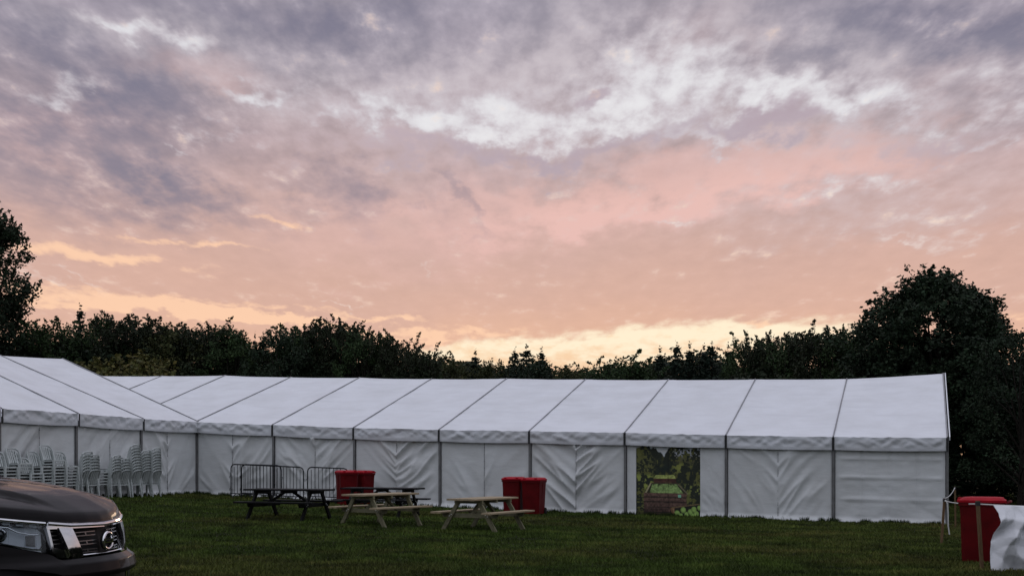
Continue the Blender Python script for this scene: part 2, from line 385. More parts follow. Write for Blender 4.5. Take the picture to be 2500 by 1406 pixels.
M['plastic'] = mat('black_plastic', (.008, .008, .009), .6, spec=.35, noise_scale=60, noise_amt=.3)
M['glass'] = mat('tinted_glass', (.012, .014, .016), .03, spec=.6, coat=1.0, coat_rough=.02)
def clear_glass():
    m = bpy.data.materials.new('lamp_glass'); m.use_nodes = True; nt = m.node_tree; N = nt.nodes; L = nt.links
    N.remove(N['Principled BSDF']); o = N['Material Output']
    t = N.new('ShaderNodeBsdfTransparent'); t.inputs[0].default_value = (.92, .94, .96, 1)
    g = N.new('ShaderNodeBsdfGlossy'); g.inputs['Roughness'].default_value = .04
    fr = N.new('ShaderNodeFresnel'); fr.inputs[0].default_value = 1.35
    mx = N.new('ShaderNodeMixShader'); L.new(fr.outputs[0], mx.inputs[0]); L.new(t.outputs[0], mx.inputs[1]); L.new(g.outputs[0], mx.inputs[2])
    L.new(mx.outputs[0], o.inputs[0]); return m
M['lampglass'] = clear_glass()
M['reflector'] = mat('lamp_reflector', (.85, .88, .92), .35, .15)
M['print'] = mat('printed_fabric', (.2, .2, .2), .55, spec=.3, attr=True)

# ------------------------------------------------------------------ the ground
def tint(rg, n, base, var=.35):
    b = np.array(base); c = b*(1+var*(rg.random((n, 1))*2-1)); c[:, 0] *= 1+.35*(rg.random(n)-.5); return c
def build_ground():
    ys = np.concatenate([np.linspace(-60, 0, 7), np.linspace(2, 70, 60), np.array([80, 100, 140, 220, 400, 900])])
    xs = np.concatenate([np.array([-900, -400, -200, -100, -60, -40]), np.linspace(-30, 30, 50), np.array([40, 60, 100, 200, 400, 900])])
    X, Y = np.meshgrid(xs, ys, indexing='ij')
    Z = ground_z(X, Y)+(fbm(X*.9, Y*.9, 5, 3)-.5)*.05*((np.abs(X) < 30) & (Y > 10) & (Y < 45))
    m = grid_mesh('ground', np.stack([X, Y, Z], -1), uv=False)
    tag(link('ground', m, M['soil']), None, None, kind='structure')
    # mown grass: single blades, thinned with distance so that they read evenly
    rg = np.random.default_rng(3); n = 800000
    y = 12.5*np.exp(rg.random(n)*math.log(62/12.5)); x = (rg.random(n)*2-1)*(y*.60+2.5)
    z = ground_z(x, y)+(fbm(x*.9, y*.9, 5, 3)-.5)*.05*((np.abs(x) < 30) & (y > 10) & (y < 45))
    big = fbm(x*.35, y*.35, 11, 4); mid = fbm(x*1.7, y*1.7, 12, 3); streaks = fbm(x*.9+y*.2, y*2.6, 13, 3)
    h = (.035+.03*rg.random(n))*(.7+.7*mid); wdt = .0035+.00042*y*(.7+.6*rg.random(n))
    a = rg.random(n)*2*math.pi; lean = h*(.2+.75*rg.random(n)); la = rg.random(n)*2*math.pi
    dx = np.cos(a)*wdt; dy = np.sin(a)*wdt
    V = np.empty((n, 3, 3)); V[:, 0] = np.stack([x-dx, y-dy, z-.004], -1); V[:, 1] = np.stack([x+dx, y+dy, z-.004], -1)
    V[:, 2] = np.stack([x+np.cos(la)*lean, y+np.sin(la)*lean, z+h], -1)
    dry = np.clip(sstep(.50, .72, big)*.55+sstep(.55, .75, streaks)*.35+sstep(2, 10, x)*.25, 0, 1)*(.5+.7*rg.random(n))
    g = np.array([.046, .073, .0115]); br = np.array([.085, .077, .021])
    C = g*(1-dry[:, None])+br*dry[:, None]; C *= (.6+.8*rg.random(n))[:, None]*(.25+1.5*mid)[:, None]*(.6+.8*streaks)[:, None]
    C = np.repeat(C, 3, axis=0); V = V.reshape(-1, 3)
    # longer uncut tufts where the mower cannot reach: along the tent walls
    k = 26000; t = rg.random(k); wing_ = rg.random(k) < .35
    cl = fbm(t*90, t*3, 15, 2); keep = rg.random(k) < sstep(.35, .75, cl)
    bx = np.where(wing_, -10.758-.3325*15*t, -10.758+.9431*24*t); by = np.where(wing_, 39.617-.9431*15*t, 39.617-.3325*24*t)
    o = np.abs(rg.normal(size=k))*.09+.06; bx = bx+np.where(wing_, .9431, -.3325)*o; by = by+np.where(wing_, -.3325, -.9431)*o
    bx, by = bx[keep], by[keep]; k = len(bx); bz = ground_z(bx, by); hh = .05+.11*rg.random(k)*(1-.3*rg.random(k)); an = rg.random(k)*6.28; wd = .006+.008*rg.random(k); le = hh*.5*rg.random(k); lb = rg.random(k)*6.28
    T = np.empty((k, 3, 3)); T[:, 0] = np.stack([bx-np.cos(an)*wd, by-np.sin(an)*wd, bz-.01], -1); T[:, 1] = np.stack([bx+np.cos(an)*wd, by+np.sin(an)*wd, bz-.01], -1); T[:, 2] = np.stack([bx+np.cos(lb)*le, by+np.sin(lb)*le, bz+hh], -1)
    V = np.concatenate([V, T.reshape(-1, 3)]); C = np.concatenate([C, np.repeat(tint(rg, k, (.022, .036, .008)), 3, axis=0)]); n = n+k
    m = mesh_np('grass', V, np.arange(3*n).reshape(n, 3), C)
    tag(link('grass', m, M['grass']), 'short dark green mown grass covering the whole field', 'grass', kind='stuff')
build_ground()

# ------------------------------------------------------------------ the two marquees
TH = .339; AX = np.array([math.cos(TH), -math.sin(TH), 0.]); NX = np.array([math.sin(TH), math.cos(TH), 0.])
P0 = np.array([-10.758, 39.617, 0.]); BAY = 3.0
def zfrom(y, D): return CAMZ-(y-HY)*D/F

def roof_panel(name, E0, R0, E1, R1, root, seed, sag=.06):
    nu, nv = 40, 44; u = np.linspace(0, 1, nu)[:, None, None]; v = np.linspace(0, 1, nv)[None, :, None]
    P = (E0*(1-v)+R0*v)*(1-u)+(E1*(1-v)+R1*v)*u
    uu = u[..., 0]+0*v[..., 0]; vv = v[..., 0]+0*u[..., 0]
    d = -sag*4*uu*(1-uu)*(.25+.75*np.sin(np.pi*vv))+.012*(fbm(uu*2.2+seed, vv*9, seed, 3)-.5)*np.sin(np.pi*uu)
    edge = np.minimum(uu, 1-uu)*3.0
    d = d+.030*(fbm(edge*6+vv*7, vv*9-edge*5, seed+3, 3)-.5)*np.exp(-edge/.35)+.02*(fbm(uu*3+seed, vv*2.0, seed+5, 2)-.5)*np.sin(np.pi*uu)
    P = P.copy(); P[..., 2] += d
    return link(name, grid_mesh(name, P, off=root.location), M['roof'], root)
def wall_pts(G0, G1, T0, T1, out, kind, seed, nu=84, nv=46, amp=1.0, seam=.5):
    """hanging wall fabric with tension folds running down to its laced seam"""
    u = np.linspace(0, 1, nu)[:, None]; v = np.linspace(0, 1, nv)[None, :]
    W = float(np.linalg.norm((G1-G0)[:2])); H = 2.05
    P = (G0*(1-v[..., None])+T0*v[..., None])*(1-u[..., None])+(G1*(1-v[..., None])+T1*v[..., None])*u[..., None]
    xm = (u-seam)*W+0*v; zm = v*H+0*u; ax = np.abs(xm); side = (xm > 0)*17
    kn = vnoise(np.array([seed*1.7]), np.array([3.3]), 5)[0]
    def folds(k, fr, sd, stretch=.35):
        c = zm-k*ax; t = ax+k*zm
        wv = fbm(c*fr+side*3.1+(vnoise(t*.5, c*.5, sd+3)-.5)*.9, t*stretch+side, sd, 2)
        rd = (1-np.abs(2*wv-1))**2.5                       # thin crests between wide slack troughs
        return rd-.35
    if kind == 'v':      d = .13*folds(.70+.4*kn, 2.6, seed)*(.35+1.0*np.exp(-ax/.9))
    elif kind == 'vs':   d = .09*folds(.9+.4*kn, 2.0, seed)*(.3+.8*np.exp(-ax/1.1))
    elif kind == 'd':    # all folds one way
        c = zm+(.9+.3*kn)*xm; t = xm-zm; d = .15*(fbm(c*2.6, t*.4, seed, 3)-.5)
    elif kind == 'g':    # ironed grid of storage creases
        d = .06*(fbm(xm*1.2, zm*2.4, seed, 3)-.5)+-.05*folds(-.6, 2.0, seed)*sstep(.9, 0, zm)
        for q in (.25, .5, .75): d = d-.03*np.exp(-((u-q)*W/.03)**2)
        for q in (.30, .58, .82): d = d+.03*np.exp(-((zm-q*H)/.035)**2)*(.4+fbm(xm*2, 0*zm, seed+9, 2))
    else:                d = .045*(fbm(xm*1.1+zm*.8, zm*.5, seed, 3)-.5)
    d = d+.010*(fbm(xm*5, zm*6, seed+4, 3)-.5)+.02*(fbm(xm*.6, zm*6, seed+7, 3)-.5)*.6
    if kind in ('v', 'vs', 'd'): d = d*(.22+1.25*sstep(.40, .66, fbm(xm*.75+seed*3.7, zm*.8, seed+21, 2)))
    env = np.minimum(1, np.minimum(u, 1-u)/.06)*np.minimum(1, (1-v)/.10+.15)
    d = d*env*amp+.09*sstep(.14, 0, zm/1.0)*(.55+.9*fbm(xm*2.4, 0*zm, seed+2, 2))
    P = P+out[None, None, :]*d[..., None]
    P[:, 0, 2] += .015*(fbm(u[:, 0]*W*3, 0*u[:, 0], seed+5, 2)-.5)
    return P
def valance(root, E0, E1, out, drop, seed):
    nu, nv = 70, 9; u = np.linspace(0, 1, nu)[:, None]; v = np.linspace(0, 1, nv)[None, :]
    P = (E0*(1-u[..., None])+E1*u[..., None])+np.array([0, 0, -1.])*(v*drop)[..., None]
    xm = u*3.0+0*v
    z1 = fbm(xm*5.2+v*2.2, v*1.2, seed, 3)-.5; z2 = fbm(xm*4.2-v*2.6, v*.8, seed+3, 3)-.5
    d = (.15*z1+.12*z2)*np.sin(np.pi*np.clip(v*1.1, 0, 1))**.8*(1-.75*sstep(.6, .75, v))+.012*np.sin(np.pi*v)
    d = d+.016*sstep(.72, .78, v)
    d = d*np.minimum(1, np.minimum(u, 1-u)/.03)
    P = P+out[None, None, :]*(d+.0)[..., None]
    P[:, 0, 2] += (.03*(fbm(u[:, 0]*14, 0*u[:, 0], seed+6, 2)-.5))
    P[:, -1, 2] += .02*np.sin(u[:, 0]*math.pi)*(-1)+.01*(fbm(u[:, 0]*3, 0*u[:, 0], seed+8, 2)-.5)
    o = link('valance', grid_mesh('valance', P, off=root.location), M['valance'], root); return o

def marquee(name, label, base, along, away, frames, eave_z, ridge_z, half, bays, group):
    """frames: list of ints; eave_z/ridge_z: functions of frame index; bays: {index: (kind, seam)} for the wall that faces the camera"""
    root = empty(name, tuple(base)); tag(root, label, 'tent', group)
    out = -away
    def pt(i, off=0.0): p = base*np.array([1, 1, 0])+along*BAY*i+away*off; return p
    E = {}; R = {}; G = {}; B = {}
    for i in frames:
        p = pt(i, -.10); E[i] = np.array([p[0], p[1], eave_z(i)-.03])
        q = pt(i, half); R[i] = np.array([q[0], q[1], ridge_z(i)])
        b = pt(i, 2*half+.10); B[i] = np.array([b[0], b[1], eave_z(i)-.03])
        g = pt(i, 0); G[i] = np.array([g[0], g[1], gz(g[0], g[1])])
    for n, i in enumerate(frames[:-1]):
        j = frames[n+1]; sd = 31*i+len(name)+400
        roof_panel('roof_panel', E[i], R[i], E[j], R[j], root, sd)
        roof_panel('roof_panel', B[i], R[i], B[j], R[j], root, sd+7)
        bz0 = np.array([*pt(i, 2*half)[:2], gz(*pt(i, 2*half)[:2])-.02]); bz1 = np.array([*pt(j, 2*half)[:2], gz(*pt(j, 2*half)[:2])-.02])
        Pb = np.array([[bz0, B[i]-away*.1], [bz1, B[j]-away*.1]])
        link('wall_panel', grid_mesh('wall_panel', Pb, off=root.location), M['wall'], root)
        if i not in bays: continue
        valance(root, E[i]+along*.035+out*.012, E[j]-along*.035+out*.012, out, .36, sd)
        kind, seam = bays[i]
        g0 = G[i]+along*.05+np.array([0, 0, .0]); g1 = G[j]-along*.05
        t0 = np.array([g0[0], g0[1], E[i][2]-.20]); t1 = np.array([g1[0], g1[1], E[j][2]-.20])
        def piece(a, b, kd, s, am=1.0, nu=84):
            ga = g0*(1-a)+g1*a; gb = g0*(1-b)+g1*b; ta = t0*(1-a)+t1*a; tb = t0*(1-b)+t1*b
            ga = ga.copy(); gb = gb.copy(); ga[2] = gz(ga[0], ga[1])-.01; gb[2] = gz(gb[0], gb[1])-.01
            P = wall_pts(ga, gb, ta, tb, out, kd, sd+int(a*50), nu=nu, amp=am, seam=s)
            return link('wall_panel', grid_mesh('wall_panel', P, off=root.location), M['wall'], root), ga, gb, ta, tb
        if kind == 'door':
            piece(0, .095, 's', .5, .5, 14); piece(.755, 1, 'd', .5, .9, 40)
            root['door'] = 1; door.update(a=g0*(1-.097)+g1*.097, b=g0*(1-.757)+g1*.757, zt=(t0[2]*.57+t1[2]*.43), out=out)
        else:
            w, ga, gb, ta, tb = piece(0, 1, kind, seam)
            if kind in ('v', 'vs', 'd'):     # laced seam down the middle
                s0 = ga*(1-seam)+gb*seam; s1 = ta*(1-seam)+tb*seam
                mb = MB(); s0 = s0+out*.03; s1 = s1+out*.012
                mb.bar(s0+np.array([0, 0, .1]), s1, .012, .006, up=tuple(out))
                for q in np.linspace(.1, .95, 10): mb.box(s0*(1-q)+s1*q+out*.004, (.025, .012, .02))
                ob = mb.build('seam', M['lace'], None); ob.parent = w
                ob.data.transform(Matrix.Translation(-Vector(root.location)))
    for i in frames:
        if i in bays or (i-1) in bays:
            g = G[i]+out*.025; mb = MB()
            mb.bar(g-np.array([0, 0, .05]), (g[0], g[1], E[i][2]-.03), .066, .05, up=tuple(out), bev=.008)
            mb.bar(g+out*.02-along*.03-np.array([0, 0, .03]), (*(g+out*.02-along*.03)[:2], E[i][2]-.06), .012, .016, up=tuple(out))
            mb.bar(g+out*.02+along*.03-np.array([0, 0, .03]), (*(g+out*.02+along*.03)[:2], E[i][2]-.06), .012, .016, up=tuple(out))
            mb.box((g[0], g[1], g[2]+.015), (.22, .22, .03), Matrix.Rotation(-TH, 3, 'Z'))
            mb.build('post', M['alu'], root, world=True)
            mb = MB(); e = E[i]+out*.035; mb.bar(e+np.array([0, 0, .0]), e-np.array([0, 0, .38]), .036, .02, up=tuple(out))
            mb.build('valance_strap', M['tape'], root, world=True)
        mb = MB(); up = np.array([0, 0, .012]); mb.bar(E[i]+up, R[i]+up, .036, .036, bev=.008); mb.bar(B[i]+up, R[i]+up, .036, .036, bev=.008)
        mb.build('roof_rail', M['rail'], root, world=True)
    for i, sg in ((frames[0], -1), (frames[-1], 1)):       # gable ends
        if name == 'wing_marquee' and i == frames[0]: continue
        g = G[i]+along*sg*.02; b = np.array([*pt(i, 2*half)[:2], gz(*pt(i, 2*half)[:2])])+along*sg*.02
        nv = 30; us = np.linspace(0, 1, nv); P = np.zeros((nv, 12, 3))
        for q, uq in enumerate(us):
            lo = g*(1-uq)+b*uq; lo[2] = gz(lo[0], lo[1])-.01
            top = (E[i][2]-.05)+(R[i][2]-E[i][2])*(1-abs(2*uq-1))-.03
            for r, vr in enumerate(np.linspace(0, 1, 12)): P[q, r] = (lo[0], lo[1], lo[2]*(1-vr)+top*vr)
        P += (along*sg)[None, None, :]*(.04*(fbm(np.linspace(0, 30, nv)[:, None]+0*np.arange(12)[None], np.arange(12)[None]*.3+0*us[:, None], 77, 3)-.5))[..., None]
        link('gable_wall', grid_mesh('gable_wall', P, off=root.location), M['wall'], root)
        mb = MB(); o2 = along*sg*.06
        mb.bar(E[i]+o2-np.array([0, 0, .02]), R[i]+o2-np.array([0, 0, .02]), .03, .10); mb.bar(B[i]+o2-np.array([0, 0, .02]), R[i]+o2-np.array([0, 0, .02]), .03, .10)
        mb.build('gable_trim', M['roof'], root, world=True)
    return root, E, R, G
door = {}
EY = [1028, 1035, 1042, 1047, 1050, 1054, 1060, 1064, 1066]; RY = [921, 922, 925, 924, 926, 927, 926, 925, 912]
def main_eave(i):
    if i < 0: return main_eave(0)+.07*-i
    return zfrom(EY[i], P0[1]+AX[1]*BAY*i)
def main_ridge(i):
    D = P0[1]+AX[1]*BAY*i+NX[1]*6.25
    if i < 0: return zfrom({-1: 916.5, -2: 918, -3: 918}.get(i, 918), D)
    return zfrom(RY[i], D)
main_bays = {0: ('vs', .47), 1: ('v', .52), 2: ('v', .5), 3: ('vs', .5), 4: ('v', .49), 5: ('door', .5), 6: ('vs', .49), 7: ('g', .5)}
main, ME, MR, MG = marquee('long_marquee', 'long white frame marquee running across the field with an orchard picture at its door', P0+np.array([0, 0, gz(P0[0], P0[1])]), AX, NX, list(range(-4, 9)), main_eave, main_ridge, 6.25, main_bays, None)
WEY = {0: 1028, 1: 1020, 2: 1007, 3: 995, 4: 979, 5: 958}
def wing_eave(i): return zfrom(WEY[i], P0[1]-NX[1]*BAY*i)
WR = {0: 876, 1: 868}
def wing_ridge(i):
    D = P0[1]-NX[1]*BAY*i-AX[1]*5.6
    return zfrom(WR[i], D) if i in WR else wing_eave(i)+2.27
wing, WE, WRR, WG = marquee('wing_marquee', 'white marquee wing at left, with stacked chairs along its side wall', P0+np.array([-.02, -.02, gz(P0[0], P0[1])]), -NX, -AX, list(range(0, 6)), wing_eave, wing_ridge, 5.6,
                            {0: ('vs', .55), 1: ('d', .5), 2: ('d', .5), 3: ('vs', .5), 4: ('d', .5)}, None)

# ------------------------------------------------------------------ printed orchard picture in the doorway
def build_print():
    a, b, zt, out = door['a'], door['b'], door['zt'], door['out']
    nu, nv = 210, 218
    rs = np.random.default_rng(8)
    U, Vv = np.meshgrid(np.linspace(0, 1, nu), np.linspace(0, 1, nv), indexing='ij')     # v down
    u, v = U, Vv
    n1 = fbm(u*21, v*23, 1, 3); n2 = fbm(u*46, v*50, 2, 2); n3 = fbm(u*6, v*6, 3, 3)
    C = np.zeros((nu, nv, 3)); C[:] = (.012, .013, .009)
    def lay(mask, col): 
        mk = np.clip(mask, 0, 1)[..., None]; C[:] = C*(1-mk)+np.array(col)*mk
    lay(sstep(.52, .62, n1)*sstep(.35, .5, n3), (.07, .062, .018)); lay(sstep(.56, .64, n2)*sstep(.5, .6, n3), (.07, .062, .02))
    lay(sstep(.5, .6, n1)*sstep(.30, .22, u)*sstep(.42, .48, v)*sstep(.68, .6, v), (.15, .15, .035))
    lay(sstep(.52, .6, n2)*sstep(.34, .22, u)*sstep(.15, .3, v)*sstep(.5, .4, v), (.065, .058, .02))
    lay(sstep(.5, .6, n1)*sstep(.5, .6, u)*sstep(.8, .7, u)*sstep(.25, .33, v)*sstep(.46, .38, v), (.13, .12, .03))
    lay(sstep(.53, .6, n2)*sstep(.5, .6, u)*sstep(.12, .2, v)*sstep(.34, .24, v), (.055, .045, .022))
    lay(sstep(.54, .6, n1)*sstep(.72, .8, u)*sstep(.55, .6, v)*sstep(.72, .68, v), (.11, .11, .03))
    lay(np.exp(-(((u-.45)/.13)**2+((v-.37)/.06)**2)), (.008, .011, .009))
    tl = np.interp(u, [0, .1, .2, .3, .36, .43, .48, .52, .6, .7, .78, .86, .92, 1], [.10, .075, .085, .11, .15, .19, .16, .09, .055, .05, .09, .10, .05, .03])
    tl = tl+(fbm(u*26, v*9, 6, 3)-.5)*.08
    lay(sstep(.008, -.008, v-tl), (.36, .34, .40)); lay(sstep(.56, .63, n2)*sstep(.55, .62, u)*sstep(.24, .17, v)*sstep(.05, .1, v)*.8, (.24, .22, .26))
    # far bin and near bin of apples
    def trap(v0, v1, l0, r0, l1, r1):
        t = (v-v0)/(v1-v0); return (v > v0) & (v < v1) & (u > l0+(l1-l0)*t) & (u < r0+(r1-r0)*t)
    ap = .45+1.1*fbm(u*40, v*55, 21, 2)
    m = trap(.452, .50, .31, .59, .27, .62); C[m] = (np.array([.20, .20, .06])*ap[..., None])[m]
    m = trap(.50, .556, .27, .62, .28, .63); C[m] = np.array([.05, .018, .014])*1.0
    C[m] *= (.5+n1[m])[:, None]
    C[(v > .522) & (v < .528) & (u > .27) & (u < .63)] = (.01, .006, .005)
    m = trap(.562, .70, .235, .64, .15, .79); C[m] = (.02, .017, .01)
    m = trap(.572, .695, .255, .63, .205, .735)
    sp = np.ones_like(u)*9; col = np.zeros_like(u)
    for k in range(150):
        cv = .575+.118*rs.random(); cu = .22+.50*rs.random(); rr = .011+.012*(cv-.57)/.12; dd = np.hypot(u-cu, (v-cv)*1.0)/rr
        q = dd < sp; col = np.where(q, .6+.5*rs.random(), col); sp = np.minimum(sp, dd)
    sh = np.clip(1.25-.55*np.clip(sp, 0, 2), .12, 1.1)*col
    C[m] = (np.array([.17, .215, .075])*sh[..., None])[m]
    def line(x0, y0, x1, y1, w, c):
        t = np.clip(((u-x0)*(x1-x0)+(v-y0)*(y1-y0))/((x1-x0)**2+(y1-y0)**2), 0, 1)
        C[np.hypot(u-x0-t*(x1-x0), v-y0-t*(y1-y0)) < w] = c
    line(.225, .57, .15, .69, .011, (.22, .17, .10)); line(.655, .575, .80, .70, .008, (.10, .075, .05)); line(.24, .565, .65, .565, .004, (.05, .03, .02))
    m = (v > .695) & (u > .115) & (u < .785); pl = (.045+.02*n1)*np.clip(1.35-2.0*(v-.69), .25, 1.3)
    C[m] = (np.array([1, .50, .40])*pl[..., None])[m]*(.55+.9*n2[m])[:, None]
    for q in (.742, .755, .81, .82, .88, .89, .95): C[(np.abs(v-q) < .004) & (u > .115) & (u < .785)] = (.008, .006, .005)
    C[(v > .712) & (v < .748) & (u > .655) & (u < .702)] = (.12, .24, .17)
    C[(v > .9) & (u < .5)] *= .6
    m = (v > .855+.0*u) & (u > .535) & (v > 1.02-.2*u); C[m] = (.010, .008, .006)
    line(.56, .885, .985, .83, .006, (.10, .06, .03)); m = trap(.885, .99, .535, .60, .56, .60); C[m] = (.10, .045, .022); line(.575, .90, .61, .985, .008, (.16, .09, .05))
    for cu, cv, rr in ((.64, .965, .047), (.735, .915, .043), (.79, .975, .04), (.845, .94, .043), (.70, .985, .03), (.90, .905, .042), (.935, .965, .045), (.985, .88, .036), (.88, .985, .03)):
        dd = np.hypot(u-cu, v-cv)/rr; m = dd < 1; C[m] = (np.array([.17, .23, .06])*(1.05-.65*dd**2+.25*((cv-v)/rr))[..., None])[m]
    C[np.abs(u-.50) < .005] *= .45
    C = np.clip(C*np.array([1.8, 2.1, 2.0])*(.8+.5*n2[..., None]), .004, .7)
    X = np.array(a)[None, None, :]*(1-U[..., None])+np.array(b)[None, None, :]*U[..., None]
    zb = np.array([gz(p[0], p[1]) for p in X[:, 0]])+.0
    X = X.copy(); X[..., 2] = zt*(1-Vv)+zb[:, None]*Vv
    X += np.array(out)*(.012*(fbm(U*6, Vv*5, 9, 2)-.5)-.012)[..., None]
    loc = (a[0], a[1], gz(a[0], a[1])); o = link('printed_banner', grid_mesh('printed_banner', X, off=loc, cols=C.reshape(-1, 3)), M['print']); o.location = loc
    tag(o, 'tall printed orchard picture with crates of green apples in the marquee doorway', 'banner')
build_print()

# ------------------------------------------------------------------ trees
def leaf_quads(rg, C, size, cols, flat=.35):
    """C (n,3) leaf centres; one small diamond per leaf, any way up"""
    n = len(C); d = rg.normal(size=(n, 3)); d[:, 2] *= .7; d /= np.linalg.norm(d, axis=1)[:, None]
    e = rg.normal(size=(n, 3)); e -= d*(e*d).sum(1)[:, None]; e /= np.linalg.norm(e, axis=1)[:, None]
    s = (size*(.55+.9*rg.random(n)))[:, None]
    V = np.stack([C-d*s*.6, C+e*s*.36, C+d*s*.6, C-e*s*.36], 1).reshape(-1, 3)
    return V, np.arange(4*n).reshape(n, 4), np.repeat(cols, 4, axis=0)
GREEN = (.030, .052, .018); DARK = (.016, .028, .013); OLIVE = (.040, .046, .015); YEL = (.070, .066, .016); BLUE = (.016, .028, .018)
def clusters_broad(rg, h, w, lo, k, seed, lump=.55):
    P = []
    while len(P) < k:
        t = rg.random()**.8; z = lo+(1-lo)*t; a = rg.random()*2*math.pi
        prof = math.sqrt(max(0, 1-(abs(t-.38)/(.62 if t > .38 else .5))**2.2))
        R = w*prof*(1-lump*.5+lump*float(fbm(np.array([a*1.1+9+seed]), np.array([z*3.3]), seed, 2)[0]))
        r = R*math.sqrt(.25+.75*rg.random())
        hz = h*z*(1+.10*(float(vnoise(np.array([a*1.6+4]), np.array([seed*1.3]), seed)[0])-.5))
        P.append((r*math.cos(a), r*math.sin(a), hz))
    return np.array(P)
def make_tree(kind, h, w, seed, base=GREEN, leaf=.15, nclu=90, per=75, lo=.12, sprays=0, crad=.55, lump=.6):
    """returns (trunk mesh, crown mesh), base at the origin"""
    rg = np.random.default_rng(seed); tr = MB(); L = []; CO = []
    def limb(p0, p1, r0, r1, bend=.15, n=5):
        p0 = np.array(p0, float); p1 = np.array(p1, float); mid = (p0+p1)/2+np.array([0, 0, bend*np.linalg.norm(p1-p0)])+rg.normal(size=3)*.08*np.linalg.norm(p1-p0)
        T = np.linspace(0, 1, n); pts = [(1-t)**2*p0+2*t*(1-t)*mid+t*t*p1 for t in T]
        tr.tube(pts, [r0*(1-t)+r1*t for t in T], 5); return pts
    if kind == 'conifer':
        tr.tube([(0, 0, -.2), (0, 0, h*.5), (.02, 0, h*.985)], [h*.018, h*.011, .008], 6)
        z = h*lo; 
        while z < h*.985:
            f = 1-(z-h*lo)/(h*(1-lo)); R = w*(f**.85)*(.8+.35*rg.random()); nb = int(7+5*f)
            for q in range(nb):
                a = rg.random()*2*math.pi; ln = R*(.65+.45*rg.random())
                tip = np.array([math.cos(a)*ln, math.sin(a)*ln, z-ln*.18+.1*rg.random()])
                m = int(6+34*f); t = rg.random(m)**.7; C = np.array([0, 0, z])+(tip-np.array([0, 0, z]))*t[:, None]+rg.normal(size=(m, 3))*np.array([.10, .10, .05])*(1+.8*f)
                L.append(C); CO.append(tint(rg, m, np.array(base)*(.75+.5*rg.random())))
            z += h*.026*(.8+.5*rg.random())
        L.append(np.array([0, 0, h])+rg.normal(size=(14, 3))*np.array([.04, .04, .16])); CO.append(tint(rg, 14, base))
    else:
        P = clusters_broad(rg, h, w, lo, nclu, seed, lump)
        if kind == 'tall':      # upright crown of ascending limbs with gaps between the clumps
            P[:, :2] *= (.75+.35*np.sin(P[:, 2:3]*1.7+seed)**2)
        pts0 = [(0, 0, -.3), (rg.normal()*.1, rg.normal()*.1, h*.25), (rg.normal()*.15, rg.normal()*.15, h*.55), (rg.normal()*.2, rg.normal()*.2, h*.9)]
        tr.tube(pts0, [h*.026, h*.02, h*.013, h*.003], 7)
        for p in P[rg.permutation(len(P))[:26]]:
            zb = min(p[2]*.72, h*.7)*(.55+.45*rg.random()); limb((0, 0, zb), p, h*.009*(1-.6*zb/h), .012, .10)
        for p in P:
            sc = crad*(.55+.8*rg.random()); m = int(per*(.6+.8*rg.random())*sc/crad)
            g = rg.normal(size=(m, 3)); g /= np.linalg.norm(g, axis=1)[:, None]; g *= (rg.random((m, 1))**.45)*sc*np.array([1, 1, .72])
            L.append(p+g); CO.append(tint(rg, m, np.array(base)*(.6+.8*rg.random())))
            for q in range(2):          # twigs poking out of the outline
                d = p*np.array([1, 1, .35])+rg.normal(size=3)*.6*w; d[2] = abs(d[2])+.3; d /= np.linalg.norm(d)
                m2 = 16; t = rg.random(m2)[:, None]; L.append(p+d*sc*(.6+.62*t)+rg.normal(size=(m2, 3))*(.10-.05*t)); CO.append(tint(rg, m2, base))
    for q in range(sprays):             # arching leafy shoots above the crown
        a = rg.random()*2*math.pi; r = w*.8*math.sqrt(rg.random()); p0 = np.array([r*math.cos(a), r*math.sin(a), h*(.80+.12*rg.random())])
        ln = h*(.10+.14*rg.random()); b = rg.random()*2*math.pi; dr = ln*(.15+.65*rg.random())
        T = np.linspace(0, 1, 7); pts = [p0+np.array([math.cos(b)*dr*t**1.7, math.sin(b)*dr*t**1.7, ln*(t-.28*t**3)]) for t in T]
        tr.tube(pts, [.018*(1-t)+.005 for t in T], 4)
        m = int(46*ln); t = rg.random(m)*.95+.05; i = np.clip((t*6).astype(int), 0, 5); f = (t*6-i)[:, None]; PP = np.array(pts)
        L.append(PP[i]*(1-f)+PP[i+1]*f+rg.normal(size=(m, 3))*(.13*(1.15-t))[:, None]); CO.append(tint(rg, m, base))
    C = np.concatenate(L); cc = np.concatenate(CO)
    V, Fc, K = leaf_quads(rg, C, np.full(len(C), leaf), cc)
    return tr.mesh('trunk', True), mesh_np('crown', V, Fc, K)
TOPS = {}
def place_tree(meshes, name, label, px, ytop, D, hproto, wscale=1.0, rz=0.0, group=None, cat='tree'):
    X = atpx(px, D); g = gz(X, D); h = CAMZ-(ytop-HY)*D/F-g; s = h/hproto
    if meshes[1].name not in TOPS:
        co = np.empty(len(meshes[1].vertices)*3, np.float32); meshes[1].vertices.foreach_get('co', co); TOPS[meshes[1].name] = float(np.percentile(co[2::3], 99.85))
    s = h/TOPS[meshes[1].name]
    r = empty(name, (X, D, g), rz); tag(r, label, cat, group)
    t = link('trunk', meshes[0], M['bark'], r); c = link('crown', meshes[1], M['leaf'], r)
    for o in (t, c): o.scale = (s*wscale, s*wscale, s)
    return r
